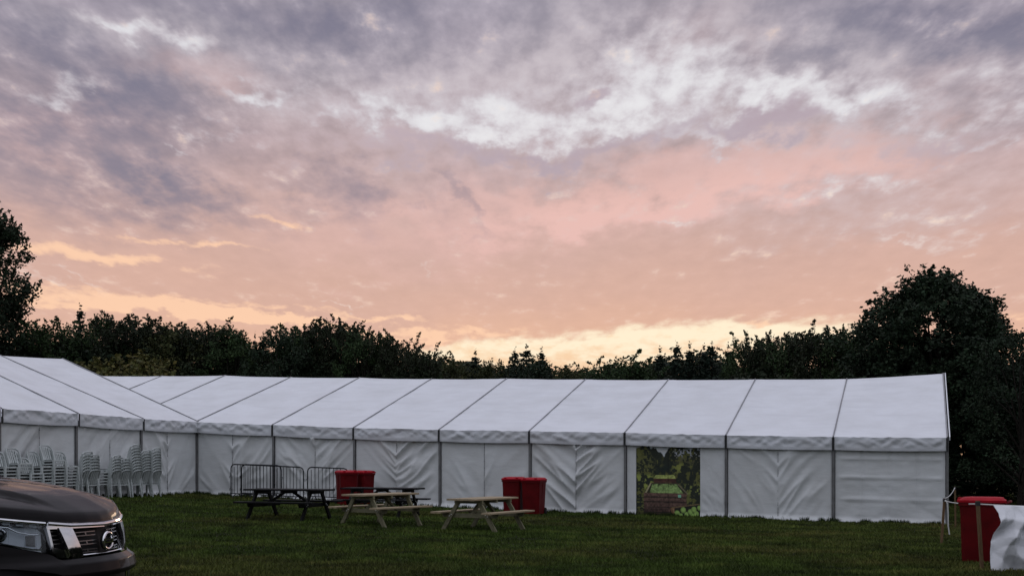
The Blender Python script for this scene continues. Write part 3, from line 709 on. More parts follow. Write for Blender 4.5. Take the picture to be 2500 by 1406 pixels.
def build_trees():
    P = {}
    P['bA'] = (make_tree('broad', 8, 2.6, 1, GREEN, .125, 95, 115, sprays=8, lo=.1), 8)
    P['bB'] = (make_tree('broad', 8, 2.9, 2, DARK, .125, 105, 115, sprays=4, lo=.1), 8)
    P['bC'] = (make_tree('broad', 8, 2.4, 3, OLIVE, .125, 90, 115, sprays=10, lo=.1), 8)
    P['fA'] = (make_tree('broad', 8, 2.3, 4, GREEN, .125, 80, 115, sprays=42, lo=.1, crad=.5), 8)
    P['fB'] = (make_tree('broad', 8, 2.5, 5, (.02, .027, .012), .125, 80, 115, sprays=55, lo=.1, crad=.5), 8)
    P['cA'] = (make_tree('conifer', 8, 2.1, 6, BLUE, .14, lo=.08), 8)
    P['cB'] = (make_tree('conifer', 8, 1.5, 7, BLUE, .14, lo=.08), 8)
    line = [  # kind, px, top row, distance, width factor, name, look
        ('bB', -5, 752, 61, .95, 'bushy_tree', 'dark bushy tree at the foot of the tall tree'),
        ('fA', 105, 772, 62, .9, 'feathery_tree', 'loose feathery-topped tree just right of the tall tree'),
        ('cA', 196, 760, 66, 1.0, 'spruce_tree', 'small pointed dark spruce above the wing marquee ridge end'),
        ('bA', 243, 770, 64, .75, 'bushy_tree', 'narrow bushy tree just right of the pointed spruce'),
        ('fB', 318, 768, 62, .95, 'feathery_tree', 'tree with arching feathery tips right of the spruce'),
        ('fA', 372, 783, 63, .75, 'feathery_tree', 'slim feathery tree beside the arching-tipped tree'),
        ('bC', 425, 800, 61, .9, 'bushy_tree', 'olive green bushy tree in the left tree line'),
        ('fB', 495, 786, 62, 1.05, 'feathery_tree', 'broad feathery tree with ragged top in the left tree line'),
        ('bA', 572, 797, 61, .85, 'bushy_tree', 'dense green tree with knobbly top left of a dip'),
        ('cB', 622, 828, 68, .7, 'spruce_tree', 'tiny distant spruce tip in the dip of the tree line'),
        ('bB', 678, 806, 60, .9, 'bushy_tree', 'dark dense tree right of the dip in the tree line'),
        ('fA', 728, 790, 62, .8, 'feathery_tree', 'feathery tree with upright sprigs left of the tallest sprays'),
        ('fB', 792, 775, 62, .85, 'feathery_tree', 'feathery tree carrying the tallest sprays of the middle tree line'),
        ('fB', 846, 792, 61, .7, 'feathery_tree', 'see-through feathery tree right of the tallest sprays'),
        ('fA', 892, 800, 60, .75, 'feathery_tree', 'bushy tree with drooping sprig at its top'),
        ('fB', 948, 815, 60, .8, 'feathery_tree', 'feathery tree leaning into the start of the yellow sky'),
        ('fB', 1005, 843, 59, .85, 'feathery_tree', 'low feathery tree with arching twigs against yellow sky'),
        ('fA', 1042, 862, 60, .6, 'feathery_tree', 'last low feathery tree before the line drops away'),
        ('bC', 1095, 878, 76, .9, 'bushy_tree', 'small round distant tree left of the twin spruce tips'),
        ('cB', 1160, 868, 78, 1.30, 'spruce_tree', 'small distant spruce with a twin tip'),
        ('bC', 1205, 880, 76, .8, 'bushy_tree', 'small distant olive tree right of the twin tips'),
        ('cA', 1258, 862, 74, 1.16, 'spruce_tree', 'left spruce of the clump above the middle of the long marquee'),
        ('cB', 1286, 852, 74, 1.30, 'spruce_tree', 'tallest spruce of the clump above the middle of the long marquee'),
        ('cA', 1322, 862, 73, 1.16, 'spruce_tree', 'right spruce of the clump above the middle of the long marquee'),
        ('bB', 1290, 880, 70, 1.25, 'bushy_tree', 'wide dark tree below the middle spruce clump'),
        ('bC', 1385, 895, 78, .9, 'bushy_tree', 'lowest distant tree in the middle of the skyline'),
        ('bA', 1440, 898, 80, .9, 'bushy_tree', 'low distant hedge tree right of the lowest point'),
        ('fA', 1530, 866, 70, 1.15, 'rounded_tree', 'rounded green tree with a twiggy dome'),
        ('cB', 1612, 862, 76, 1.30, 'spruce_tree', 'leftmost spruce of the pair of spruce groups'),
        ('cA', 1652, 848, 75, 1.23, 'spruce_tree', 'tall spruce in the left spruce group'),
        ('cB', 1684, 852, 75, 1.23, 'spruce_tree', 'rightmost spruce in the left spruce group'),
        ('cB', 1718, 856, 75, 1.16, 'spruce_tree', 'leftmost spruce in the right spruce group'),
        ('cA', 1738, 850, 75, 1.16, 'spruce_tree', 'tallest spruce in the right spruce group'),
        ('cB', 1778, 854, 74, 1.30, 'spruce_tree', 'rightmost spruce in the right spruce group'),
        ('fA', 1838, 822, 62, .85, 'feathery_tree', 'feathery tree right of the spruce groups'),
        ('fB', 1886, 808, 60, .7, 'feathery_tree', 'slim feathery tree with tall sprigs right of the spruces'),
        ('fA', 1945, 815, 58, .9, 'feathery_tree', 'feathery tree midway between spruces and the big oak'),
        ('fB', 2010, 797, 56, .9, 'feathery_tree', 'sprig-topped tree second left of the big oak'),
        ('fA', 2070, 795, 55, .85, 'feathery_tree', 'sprig-topped tree touching the left side of the big oak'),
        ('bB', 2490, 800, 44, .9, 'bushy_tree', 'dark tree at the right edge beside the big oak'),
    ]
    rr = random.Random(4)
    for k, px, yt, D, ws, nm, lab in line:
        m, hp = P[k]; place_tree(m, nm, lab, px, yt, D, hp*(1.06 if k[0] == 'f' else 1.0), ws, rr.random()*6.28, 'trees behind the marquees')
    tall = make_tree('tall', 15, 2.5, 21, DARK, .17, 120, 120, lo=.44, crad=.72, lump=.9)
    place_tree(tall, 'tall_tree', 'tall slender dark tree rising at the left edge of the picture', -16, 497, 60, 15.3, .92, 2.2)
    oak = make_tree('broad', 11.5, 4.2, 33, DARK, .15, 520, 150, lo=.02, crad=.72, lump=1.15)
    place_tree(oak, 'oak_tree', 'big broad dark oak at right behind the marquee end', 2290, 668, 50, 11.9, 1.16, .6)
    ye = make_tree('broad', 4.5, 2.2, 41, YEL, .13, 60, 80, lo=.05, sprays=10)
    place_tree(ye, 'yellowish_bush', 'yellow-green bush in front of the trees above the marquee corner', 318, 862, 57, 4.6, 1.1, 1.0, cat='bush')
    # undergrowth between and behind the trunks reads as one dark mass
    rg = np.random.default_rng(9); L = []; CO = []
    def mass(px0, px1, D, top_fn, n, col, leaf=.2, bottom=0.0):
        px = px0+(px1-px0)*rg.random(n); d = D+rg.normal(size=n)*1.2; X = (px-CX)*d/F
        lump = fbm(X*.45, d*.2, 50+int(D), 3)
        top = CAMZ-(top_fn(px)-HY)*d/F; g = ground_z(X, d); z = g+bottom+(top-g-bottom)*(.92+.45*(lump-.5))*rg.random(n)**.62
        L.append(np.stack([X, d, z], -1)); k = (.35+1.25*fbm(X*1.3, z*1.5, 60, 3))[:, None]
        CO.append(tint(rg, n, col)*k)
    mass(-250, 1080, 64, lambda p: np.interp(p, [-250, 300, 900, 1000, 1080], [800, 815, 845, 880, 905]), 52000, (.018, .030, .013), .22, 1.0)
    mass(1000, 1860, 82, lambda p: np.interp(p, [1000, 1120, 1200, 1290, 1380, 1450, 1540, 1640, 1860], [866, 878, 882, 864, 898, 896, 880, 876, 862]), 60000, (.030, .037, .017), .24, 1.0)
    mass(1780, 2160, 60, lambda p: np.interp(p, [1780, 1900, 2160], [890, 858, 845]), 16000, (.018, .026, .012), .2, 1.0)
    mass(2080, 2900, 53, lambda p: np.interp(p, [2080, 2300, 2500, 2900], [860, 820, 830, 780]), 42000, (.011, .016, .009), .2, 0.0)
    for (x0, y0), (x1, y1), hh, n in (((26, 54), (36, 10), 6, 30000), ((36, 10), (30, -30), 5.5, 14000), ((30, -30), (-30, -34), 6, 9000)):  # unseen rows right and behind the camera, added to darken chrome reflections and side light
        t = rg.random(n); X = x0+(x1-x0)*t+rg.normal(size=n)*1.5; Y = y0+(y1-y0)*t+rg.normal(size=n)*1.5
        z = ground_z(X, Y)+hh*(.6+.7*fbm(X*.25, Y*.25, 71, 3))*rg.random(n)**.7; L.append(np.stack([X, Y, z], -1)); CO.append(tint(rg, n, (.012, .017, .009)))
    C = np.concatenate(L); sz = np.where(np.hypot(C[:, 0]-35, C[:, 1]-10) < 46, .24, .24); sz = np.where((C[:, 1] < 0) | ((C[:, 0] > 29) & (C[:, 1] < 46)), .55, sz)
    V, Fc, K = leaf_quads(rg, C, sz, np.concatenate(CO))
    tag(link('undergrowth', mesh_np('undergrowth', V, Fc, K), M['leaf']), 'dense dark undergrowth filling the wood behind the marquees, plus unseen rows added around the field', 'undergrowth', kind='stuff')
build_trees()

# ------------------------------------------------------------------ picnic tables
def picnic_table(name, label, px, D, rz, top_mat, leg_mat, braces, group, Lh=.90):
    X = atpx(px, D); root = empty(name, (X, D, gz(X, D)), rz); tag(root, label, 'picnic table', group)
    rr = random.Random(int(px))
    for k in range(5):
        y = (k-2)*.150; mb = MB(); mb.bar((-Lh+rr.uniform(-.006, .006), y, .72+rr.uniform(-.002, .002)), (Lh+rr.uniform(-.006, .006), y, .72), .143, .040, bev=.005); mb.build('table_plank', top_mat, root)
    for s in (-1, 1):
        for k in (0, 1):
            mb = MB(); y = s*(.60+.135*k+.005); mb.bar((-Lh+rr.uniform(-.006, .006), y, .43), (Lh, y, .43), .130, .040, bev=.005); mb.build('bench_plank', top_mat, root)
    for e in (-1, 1):
        x = e*(Lh-.32)
        mb = MB(); mb.bar((x, -.37, .675), (x, .37, .675), .045, .09); mb.build('top_bearer', leg_mat, root)
        mb = MB(); xo = x-e*.047
        P = [(-.74, .405), (-.74, .375), (-.70, .315), (.70, .315), (.74, .375), (.74, .405)]
        mb.loft([[(xo-.022, y, z) for y, z in P], [(xo+.022, y, z) for y, z in P]]); mb.build('cross_beam', leg_mat, root)
        for s in (-1, 1):
            mb = MB(); mb.bar((x+e*.001, s*.72, -.02), (x+e*.001, s*.25, .70), .045, .095, up=(0, s*.84, .55)); lg = mb.build('leg', leg_mat, root)
            mb = MB()
            for yy, zz in ((s*.505, .345), (s*.455, .375)): mb.lathe([(.004, -.004), (.013, -.002), (.013, .004), (.006, .010)] if e > 0 else [(.006, -.010), (.013, -.004), (.013, .002), (.004, .004)], (x+e*.028, yy, zz), 8, 'X')
            mb.build('bolt', M['zinc'], root)
        if braces:
            mb = MB(); mb.bar((e*.08, 0, .68), (e*(Lh-.38), 0, .34), .045, .08, up=(0, 1, 0)); mb.build('brace', leg_mat, root)
    mb = MB(); mb.bar((0, -.37, .675), (0, .37, .675), .045, .08); mb.build('top_bearer', leg_mat, root)
    return root
R = math.radians
picnic_table('picnic_table', 'pale wooden picnic table standing alone at right, nearest the camera', 1180, 26.0, R(58), M['pine'], M['pine_green'], True, 'picnic tables on the grass')
picnic_table('picnic_table', 'pale wooden picnic table between the black ones and the lone pale one', 930, 27.0, R(51), M['pine'], M['pine_green'], True, 'picnic tables on the grass')
picnic_table('picnic_table', 'black picnic table at left, in front of the steel barriers', 706, 28.0, R(-19), M['black_wood'], M['black_wood'], True, 'picnic tables on the grass', 1.05)
picnic_table('picnic_table', 'black picnic table right behind a pale wooden one, beside the bins', 934, 30.6, R(-17), M['black_wood'], M['black_wood'], True, 'picnic tables on the grass', 1.05)

# ------------------------------------------------------------------ steel crowd barriers
def barrier(label, px0, D0, px1, D1, lean=0.0):
    a = Vector((atpx(px0, D0), D0, 0)); b = Vector((atpx(px1, D1), D1, 0)); a.z = gz(a.x, a.y); b.z = gz(b.x, b.y)
    root = empty('crowd_barrier', a, math.atan2(b.y-a.y, b.x-a.x)); tag(root, label, 'barrier', 'steel crowd barriers by the marquee')
    L = (b-a).xy.length; sl = (b.z-a.z)/L; r = .14
    def q(x, z): return (x, -lean*z, z+sl*x)
    pts = [q(0, .02)]+[q(0, z) for z in (.3, .7, 1.10-r)]
    pts += [q(r-r*math.cos(t), 1.10-r+r*math.sin(t)) for t in (.5, 1.05, 1.57)]+[q(L*.5, 1.10)]+[q(L-r+r*math.sin(t), 1.10-r+r*math.cos(t)) for t in (0, .52, 1.05, 1.57)]+[q(L, .7), q(L, .3), q(L, .02)]
    MB().tube(pts, .020, 6).build('frame', M['steel'], root, True)
    MB().tube([q(0, .17), q(L, .17)], .016, 6).build('bottom_rail', M['steel'], root, True)
    n = max(8, int(L/.118)); me = None
    for k in range(1, n):
        x = L*k/n; zt = 1.10 if r < x < L-r else 1.02
        mb = MB(); mb.tube([q(x, .17), q(x, zt)], .0095, 5); mb.build('bar', M['steel'], root, True)
    for x in (.22, L-.22):
        mb = MB(); mb.tube([(x, -.30, sl*x), (x, -.06, .17+sl*x), (x, .06, .17+sl*x), (x, .30, sl*x)], .014, 6); mb.build('foot', M['steel'], root, True)
    for x, s in ((0, -1), (L, 1)):
        for z in (.32, .72):
            mb = MB(); mb.tube([q(x, z), q(x+s*.05, z), q(x+s*.05, z-.07)], .009, 5); mb.build('hook', M['steel'], root, True)
    return root
barrier('steel crowd barrier at left front, overlapping the one behind it', 564, 37.2, 741, 36.3)
barrier('steel crowd barrier slanting behind the left front one', 590, 37.6, 687, 38.3, -.02)
barrier('steel crowd barrier half hidden behind the red bins', 751, 37.2, 850, 36.9)

# ------------------------------------------------------------------ red wheelie bins
def bin_proto():
    root = empty('wheelie_bin')
    def ring(z, wx, y0, y1, c=.045):     # x = width, front is -y, back +y
        h = wx/2
        return [(-h+c, y0, z), (h-c, y0, z), (h, y0+c, z), (h, y1-c, z), (h-c, y1, z), (-h+c, y1, z), (-h, y1-c, z), (-h, y0+c, z)]
    mb = MB(); mb.loft([ring(.03, .48, -.315, .25), ring(.10, .485, -.325, .275), ring(.80, .535, -.345, .30), ring(.93, .55, -.355, .31), ring(.935, .585, -.375, .33), ring(.985, .585, -.375, .33)])
    for s in (-1, 1):                    # moulded ribs
        mb.bar((s*.10, -.235, .10), (s*.13, -.352, .92), .035, .02, up=(0, -1, .1)); mb.bar((s*.232, 0, .10), (s*.274, 0, .92), .02, .10, up=(0, 1, 0))
    mb.build('body', M['red'], root, True)
    mb = MB(); mb.loft([ring(.990, .60, -.395, .345, .05), ring(1.025, .60, -.395, .345, .05), ring(1.035, .57, -.37, .32, .05), ring(1.065, .50, -.30, .30, .06), ring(1.072, .42, -.22, .24, .06)])
    lid = mb.build('lid', M['red_lid'], root, True)
    mb = MB(); mb.box((-.17, -.36, 1.045), (.07, .05, .03)); mb.box((.17, -.36, 1.045), (.07, .05, .03)); mb.build('lid_grip', M['red_lid'], lid)
    mb = MB(); mb.tube([(-.26, .33, .97), (-.24, .40, 1.0), (-.1, .415, 1.005), (.1, .415, 1.005), (.24, .40, 1.0), (.26, .33, .97)], .018, 6); mb.build('handle', M['red'], root, True)
    mb = MB(); mb.tube([(-.27, .27, .10), (.27, .27, .10)], .012, 6); mb.build('axle', M['steel'], root)
    for s in (-1, 1):
        mb = MB(); mb.lathe([(.03, -.025), (.092, -.022), (.10, -.012), (.10, .012), (.092, .022), (.03, .025)], (0, 0, 0), 16, 'X')
        w = mb.build('wheel', M['rubber'], root, True); w.location = (s*.255, .27, .10)
    return root
proto = bin_proto()
def put_bin(o, label, px, D, rz):
    X = atpx(px, D); o.location = (X, D, gz(X, D)); o.rotation_euler = (0, 0, rz); tag(o, label, 'bin', 'red wheelie bins'); return o
put_bin(proto, 'red wheelie bin behind the picnic tables, left of the two by the barriers', 846, 35.6, R(24))
put_bin(dup(proto), 'red wheelie bin tucked behind another, right of the two by the barriers', 882, 36.3, R(52))
put_bin(dup(proto), 'red wheelie bin against the marquee wall, left one of the middle pair', 1255, 33.9, R(-14))
put_bin(dup(proto), 'red wheelie bin against the marquee wall, right one of the middle pair', 1304, 33.6, R(-20))
put_bin(dup(proto), 'large red wheelie bin at right beside the white plastic sheet', 2401, 18.9, R(-113))

# ------------------------------------------------------------------ stacked white chairs
def chair_proto():
    """moulded plastic garden chair, facing -y"""
    root = empty('plastic_chair')
    mb = MB(); nx, ny = 7, 6; P = np.zeros((nx, ny, 3))
    for i in range(nx):
        for j in range(ny):
            u = i/(nx-1)*2-1; v = j/(ny-1); w = .225-.025*v
            P[i, j] = (u*w, -.22+.42*v, .425-.018*math.sin(math.pi*v)*(1-u*u)+.012*u*u-(.02 if j == 0 else 0)-.015*v)
    top = [tuple(P[i, j]) for i in range(nx) for j in range(ny)]; bot = [(x, y, z-.010) for x, y, z in top]; n = nx*ny
    Fc = []
    for i in range(nx-1):
        for j in range(ny-1):
            a, b, c, d = i*ny+j, (i+1)*ny+j, (i+1)*ny+j+1, i*ny+j+1; Fc += [(a, b, c, d), (n+d, n+c, n+b, n+a)]
    mb.add(top+bot, Fc)
    mb.bar((-.215, -.222, .405), (.215, -.222, .405), .016, .034); mb.bar((-.222, -.21, .405), (-.2, .2, .39), .016, .032); mb.bar((.222, -.21, .405), (.2, .2, .39), .016, .032); mb.bar((-.195, .205, .385), (.195, .205, .385), .016, .032)
    mb.build('seat', M['chair'], root, True)
    mb = MB()
    def back(u, z):                      # curved, reclined shell
        t = (z-.40)/.42; w = .205+.02*t; return (u*w, .205+.13*t+.02*t*t-.055*u*u, z)
    arch = [back(-1, .40), back(-1.0, .55), back(-1.0, .68), back(-.93, .765), back(-.7, .812), back(-.35, .826), back(0, .83), back(.35, .826), back(.7, .812), back(.93, .765), back(1, .68), back(1, .55), back(1, .40)]
    for p, q in zip(arch[:-1], arch[1:]): mb.bar(p, q, .026, .040, up=(0, 1, -.25))
    for u in (-.6, -.3, 0, .3, .6): mb.bar(back(u, .41), back(u, .79), .036, .008, up=(0, 1, -.25))
    
    mb.build('backrest', M['chair'], root)
    for sx, sy, x0, y0, x1, y1, zt in ((-1, -1, .21, -.215, .235, -.245, .41), (1, -1, .21, -.215, .235, -.245, .41), (-1, 1, .195, .20, .215, .275, .40), (1, 1, .195, .20, .215, .275, .40)):
        mb = MB(); x0 *= sx; x1 *= sx
        mb.loft([[(x0+a*.032, y0+b*.022, zt) for a, b in ((-1, -1), (1, -1), (1, 1), (-1, 1))], [(x1+a*.016, y1+b*.014, 0.0) for a, b in ((-1, -1), (1, -1), (1, 1), (-1, 1))]]); mb.build('leg', M['chair'], root)
    return root
chair = chair_proto(); chair_used = [False]
ORD = ['bottom', 'second from the bottom', 'third from the bottom', 'fourth from the bottom', 'fifth from the bottom', 'sixth from the bottom', 'seventh from the bottom', 'eighth from the bottom', 'ninth from the bottom', 'tenth from the bottom']
NTH = ['leftmost', 'second', 'third', 'fourth', 'fifth', 'sixth', 'seventh', 'eighth', 'ninth', 'tenth', 'eleventh', 'twelfth', 'rightmost']
STACKS = [(8, .62, 7, 0), (42, .62, 8, 0), (72, .75, 5, 0), (98, .62, 7, 0), (130, .62, 9, 0), (158, .62, 7, 0), (193, .50, 7, 1), (212, .58, 6, 1), (236, .50, 5, 0), (264, .58, 6, 1), (289, .58, 5, 1), (317, .62, 10, 1), (340, .52, 8, 1), (364, .62, 9, 1)]
def wing_spot(px, off):
    lo, hi = -1.0, 14.0
    for _ in range(40):
        t = (lo+hi)/2; p = P0-NX*t+AX*off
        if CX+F*p[0]/p[1] > px: lo = t
        else: hi = t
    return P0-NX*lo+AX*off
rc = random.Random(12)
face_wall = math.atan2(-AX[1], -AX[0])+math.pi/2
for si, (px, off, n, facing) in enumerate(STACKS):
    p = wing_spot(px, off); g = gz(p[0], p[1]); rz = face_wall+(0 if facing else math.pi)+rc.uniform(-.09, .09)
    fx = Vector((math.sin(rz), -math.cos(rz), 0)); nth = NTH[si] if si < 12 else ('second-last' if si == 12 else 'rightmost')
    lx, ly = rc.uniform(-.005, .005), rc.uniform(-.005, .005)
    for k in range(n):
        o = chair if not chair_used[0] else dup(chair); chair_used[0] = True
        o.location = Vector((p[0], p[1], g+k*.086))+fx*(.006*k)+Vector((lx*k+rc.uniform(-.004, .004), ly*k+rc.uniform(-.004, .004), 0)); o.rotation_euler = (0, 0, rz+rc.uniform(-.025, .025))
        pos = 'top' if k == n-1 else ORD[k]
        stk = f'{nth} chair stack' if nth in ('leftmost', 'rightmost') else (f'chair stack next to the rightmost' if nth == 'second-last' else f'{nth} chair stack from left')
        tag(o, f'white plastic garden chair, {pos} in the {stk}', 'chair', 'stacked white chairs by the wing marquee')

# ------------------------------------------------------------------ stakes, cord and plastic sheet at the right
def stake(label, px0, y0, px1, y1, D, w=.045):
    X = atpx(px1, D); g = gz(X, D); top = Vector((atpx(px0, D), D+.02, CAMZ-(y0-HY)*D/F)); r = empty('wooden_stake', (X, D, g)); tag(r, label, 'stake', 'stakes holding the cord')
    t = top-Vector((X, D, g))
    MB().bar((0, 0, -.15), t, w, w, up=(0, -1, .05), bev=.006).build('shaft', M['stake'], r)
    MB().bar(t*.93, t*.99, w+.008, w+.008, up=(0, -1, .05)).build('tape_wrap', M['tape'], r)
    return Vector((X, D, g))+t
s1 = stake('leaning wooden stake with black tape, in front of the marquee corner', 2307, 1216, 2297, 1325, 23.2)
s2 = stake('leaning wooden stake directly in front of the large red bin', 2388, 1222, 2399, 1355, 17.6, .05)
s3 = stake('thin distant wooden stake behind the marquee corner', 2332, 1187, 2333, 1272, 30.5, .04)
s4 = stake('wooden stake at the far right end of the plastic sheet', 2760, 1232, 2764, 1375, 17.3, .05)
def cord(label, pts, r=.008):
    loc = Vector(pts[0]); o = MB().tube([Vector(p)-loc for p in pts], r, 5).build('cord', M['cord'], None, True); o.location = loc; tag(o, label, 'cord', 'white cords'); return o
def sagged(a, b, s, n=9): return [a*(1-t)+b*t-Vector((0, 0, s*4*t*(1-t))) for t in [i/(n-1) for i in range(n)]]
cord('white cord running from the leaning stake to the stake by the bin', sagged(s1-Vector((0, 0, .05)), s2-Vector((0, -.05, .05)), .02), .009)
cord('white cord running from the leaning stake back to the distant stake', sagged(s1, s3-Vector((0, 0, .03)), .06), .008)
cord('loose end of white tape hanging beside the leaning stake', [s1+Vector((.0, -.03, -.03)), s1+Vector((.04, -.04, -.10)), s1+Vector((.055, -.04, -.3)), s1+Vector((.06, -.03, -.55)), s1+Vector((.085, -.03, -.72))], .013)
cord('white cord carrying the top edge of the plastic sheet', sagged(s2-Vector((0, -.03, .05)), s4-Vector((0, 0, .04)), .02), .009)
def sheet():
    nu, nv = 150, 70; U, Vv = np.meshgrid(np.linspace(0, 1, nu), np.linspace(0, 1, nv), indexing='ij')
    a = np.array(s2)+np.array([.0, -.03, -.06]); b = np.array(s4)+np.array([0, 0, -.06])
    top = a[None, None]*(1-U[..., None])+b[None, None]*U[..., None]
    edge = np.interp(Vv[0], [0, .12, .3, .45, .58, .72, .86, 1], [.10, .112, .095, .075, .06, .05, .045, .04])
    S = edge[None, :]+(1-edge[None, :])*U
    X = np.array(a)[None, None]*(1-S[..., None])+np.array(b)[None, None]*S[..., None]
    gzv = np.vectorize(gz)(X[..., 0], X[..., 1]); X[..., 2] = X[..., 2]*(1-Vv)+(gzv+.01)*Vv
    def crease(ang, fr, sd):
        c = (U*2.6)*math.cos(ang)+Vv*math.sin(ang); t = -(U*2.6)*math.sin(ang)+Vv*math.cos(ang)
        q = (c*fr+fbm(c*1.3, t*1.1, sd, 2)*2.0) % 1.0; return np.abs(q-.5)*2*(.45+.7*vnoise(c*.8+5, t*.7, sd+1))
    d = .17*crease(.55, 1.5, 31)+.15*crease(-.75, 1.8, 33)+.06*crease(1.25, 2.8, 35)+.04*crease(.1, 3.8, 39)+.10*np.sin(Vv*2.4)*Vv
    X[..., 1] -= d*np.clip(Vv*5, 0, 1)
    loc = tuple(s2-Vector((0, 0, 1.0))); o = link('plastic_sheet', grid_mesh('plastic_sheet', X, off=loc), M['sheet']); o.location = loc
    sm = o.modifiers.new('thickness', 'SOLIDIFY'); sm.thickness = .003
    tag(o, 'crumpled white plastic sheet hung from a cord at the right edge', 'sheet')
sheet()

# ------------------------------------------------------------------ the pickup truck at the left edge
def build_truck():
    """local axes: +x forward, r = towards the camera side (-y), z up; origin on the ground under the badge"""
    wx, wy = -2.90, 8.2; hd = math.radians(-7.5)
    root = empty('pickup_truck', (wx, wy, gz(wx, wy)), hd)
    tag(root, 'dark brown metallic pickup truck with chrome grille, only its nose in view', 'pickup truck')
    PX = np.array([0, -.013, -.055, -.12, -.23, -.34, -.46, -.60, -.90, -1.30, -1.9]); PR = np.array([0, .17, .35, .52, .70, .82, .885, .92, .935, .94, .94])
    PS = np.concatenate([[0], np.cumsum(np.hypot(np.diff(PX), np.diff(PR)))])
    ss = np.linspace(0, PS[-1], 200); fx = np.interp(ss, PS, PX); fr = np.interp(ss, PS, PR)
    for _ in range(6):
        fx[1:-1] = (fx[:-2]+2*fx[1:-1]+fx[2:])/4; fr[1:-1] = (fr[:-2]+2*fr[1:-1]+fr[2:])/4
    def lean(z): return float(np.interp(z, [.25, .45, .70, .83, .90, 1.0, 1.06, 1.2], [.0, .03, .045, .045, .038, .016, 0, -.02]))
    def skin(s, z, off=0.0):
        a = abs(s); x = np.interp(a, ss, fx); r = np.interp(a, ss, fr); e = .02
        dx = np.interp(a+e, ss, fx)-np.interp(max(a-e, 0), ss, fx); dr = np.interp(a+e, ss, fr)-np.interp(max(a-e, 0), ss, fr)
        if a < e: dx = 0; dr = 1
        l = math.hypot(dx, dr); nx, nr = dr/l, -dx/l
        q = lean(z)*max(0, 1-a/1.2)+off; x += nx*q; r += nr*q
        return (float(x), float(-r if s > 0 else r), z)        # -y is the camera side
    zl = lambda s: float(np.interp(abs(s), [0, .355, .537, .75, .97, 1.25, 1.6, 2.0], [1.062, 1.072, 1.092, 1.118, 1.147, 1.172, 1.19, 1.20]))
    def patch(mb, q, n=6, m=4, off=0.0, th=.02, belly=None):
        """q: four (s,z) corners, counter-clockwise from the lower inner one; a curved slab on the nose"""
        (a, b, c, d) = [np.array(p, float) for p in q]
        def P(u, v, o): s, z = (a*(1-u)+b*u)*(1-v)+(d*(1-u)+c*u)*v; return skin(s, z, o+(belly(v) if belly else 0.0))
        f = [[P(i/n, j/m, off) for j in range(m+1)] for i in range(n+1)]; g = [[P(i/n, j/m, off-th) for j in range(m+1)] for i in range(n+1)]
        V = [p for r_ in f for p in r_]+[p for r_ in g for p in r_]; k = (n+1)*(m+1); I = lambda i, j: i*(m+1)+j; Fc = []
        for i in range(n):
            for j in range(m): Fc += [(I(i, j), I(i+1, j), I(i+1, j+1), I(i, j+1)), (k+I(i, j+1), k+I(i+1, j+1), k+I(i+1, j), k+I(i, j))]
        for i in range(n): Fc += [(I(i+1, 0), I(i, 0), k+I(i, 0), k+I(i+1, 0)), (I(i, m), I(i+1, m), k+I(i+1, m), k+I(i, m))]
        for j in range(m): Fc += [(I(0, j), I(0, j+1), k+I(0, j+1), k+I(0, j)), (I(n, j+1), I(n, j), k+I(n, j), k+I(n, j+1))]
        mb.add(V, Fc); return mb
    # bonnet
    ns, nt = 96, 56; Pm = np.zeros((ns, nt, 3))
    D = np.array([0, .008, .02, .035, .055, .10, .19, .275, .39, .51, .68, .875, 1.0]); H = np.array([0, .026, .052, .070, .082, .102, .134, .158, .186, .204, .228, .252, .262])
    for i in range(ns):
        s = -1.27+2.54*i/(ns-1); x0, y0, _ = skin(s, 1.062); z0 = zl(s)
        y1 = math.copysign(min(abs(y0), .80+.0*abs(s))*.985, y0) if abs(y0) > .01 else y0; x1 = -1.04+.05*(y1/.8)**2*-1
        ln = abs(x1-x0)
        for j in range(nt):
            t = (j/(nt-1))**2.2; x = x0+(x1-x0)*t; y = y0+(y1-y0)*t; dist = t*ln
            hh = float(np.interp(dist, D, H)); fac = 1-.92*min(1, abs(s)/1.25)**3.0
            z = z0+min(hh, .078)*(1-.45*min(1, abs(s)/1.25)**4)+max(0, hh-.078)*fac
            ye = .33+.20*min(1, dist/.9)                       # raised centre with a crease along each side
            z += .032*float(sstep(ye+.03, ye-.012, abs(y)))*float(sstep(.03, .30, dist))
            z -= .012*math.exp(-((abs(y)-ye-.09)/.05)**2)*float(sstep(.1, .4, dist))
            if j == 0: z -= .020; x -= .012
            Pm[i, j] = (x, y, z)
    link('bonnet', grid_mesh('bonnet', Pm), M['paint'], root)
    # bumper cover, with the painted skin between it and the lamps
    ztop = lambda s: float(np.interp(abs(s), [0, .48, .53, .93, 1.15, 1.3], [.835, .832, .872, .968, 1.03, 1.06]))
    zbot = lambda s: float(np.interp(abs(s), [0, .45, .55, .8, 1.3], [.70, .71, .755, .80, .82]))
    nb, mz = 100, 16; Pb = np.zeros((nb, mz, 3))
    for i in range(nb):
        s = -1.32+2.64*i/(nb-1)
        for j in range(mz):
            v = j/(mz-1); z = zbot(s)+(ztop(s)-zbot(s))*v; fade = float(sstep(1.3, .5, abs(s)))
            crest = float(np.interp(z, [.68, .705, .73, .80, .832, .87, .95], [.05, .085, .092, .072, .026, .008, 0]))*fade
            Pb[i, j] = skin(s, z, crest+.004)
    b = link('bumper', grid_mesh('bumper', Pb), M['paint'], root)
    mb = MB()
    for i in range(24):
        s0 = -1.30+2.6*i/24; s1 = -1.30+2.6*(i+1)/24
        patch(mb, [(s0, .30), (s1, .30), (s1, zbot(s1)+.004), (s0, zbot(s0)+.004)], 1, 4, .012, .05)
    mb.build('lower_bumper', M['plastic'], root, True)
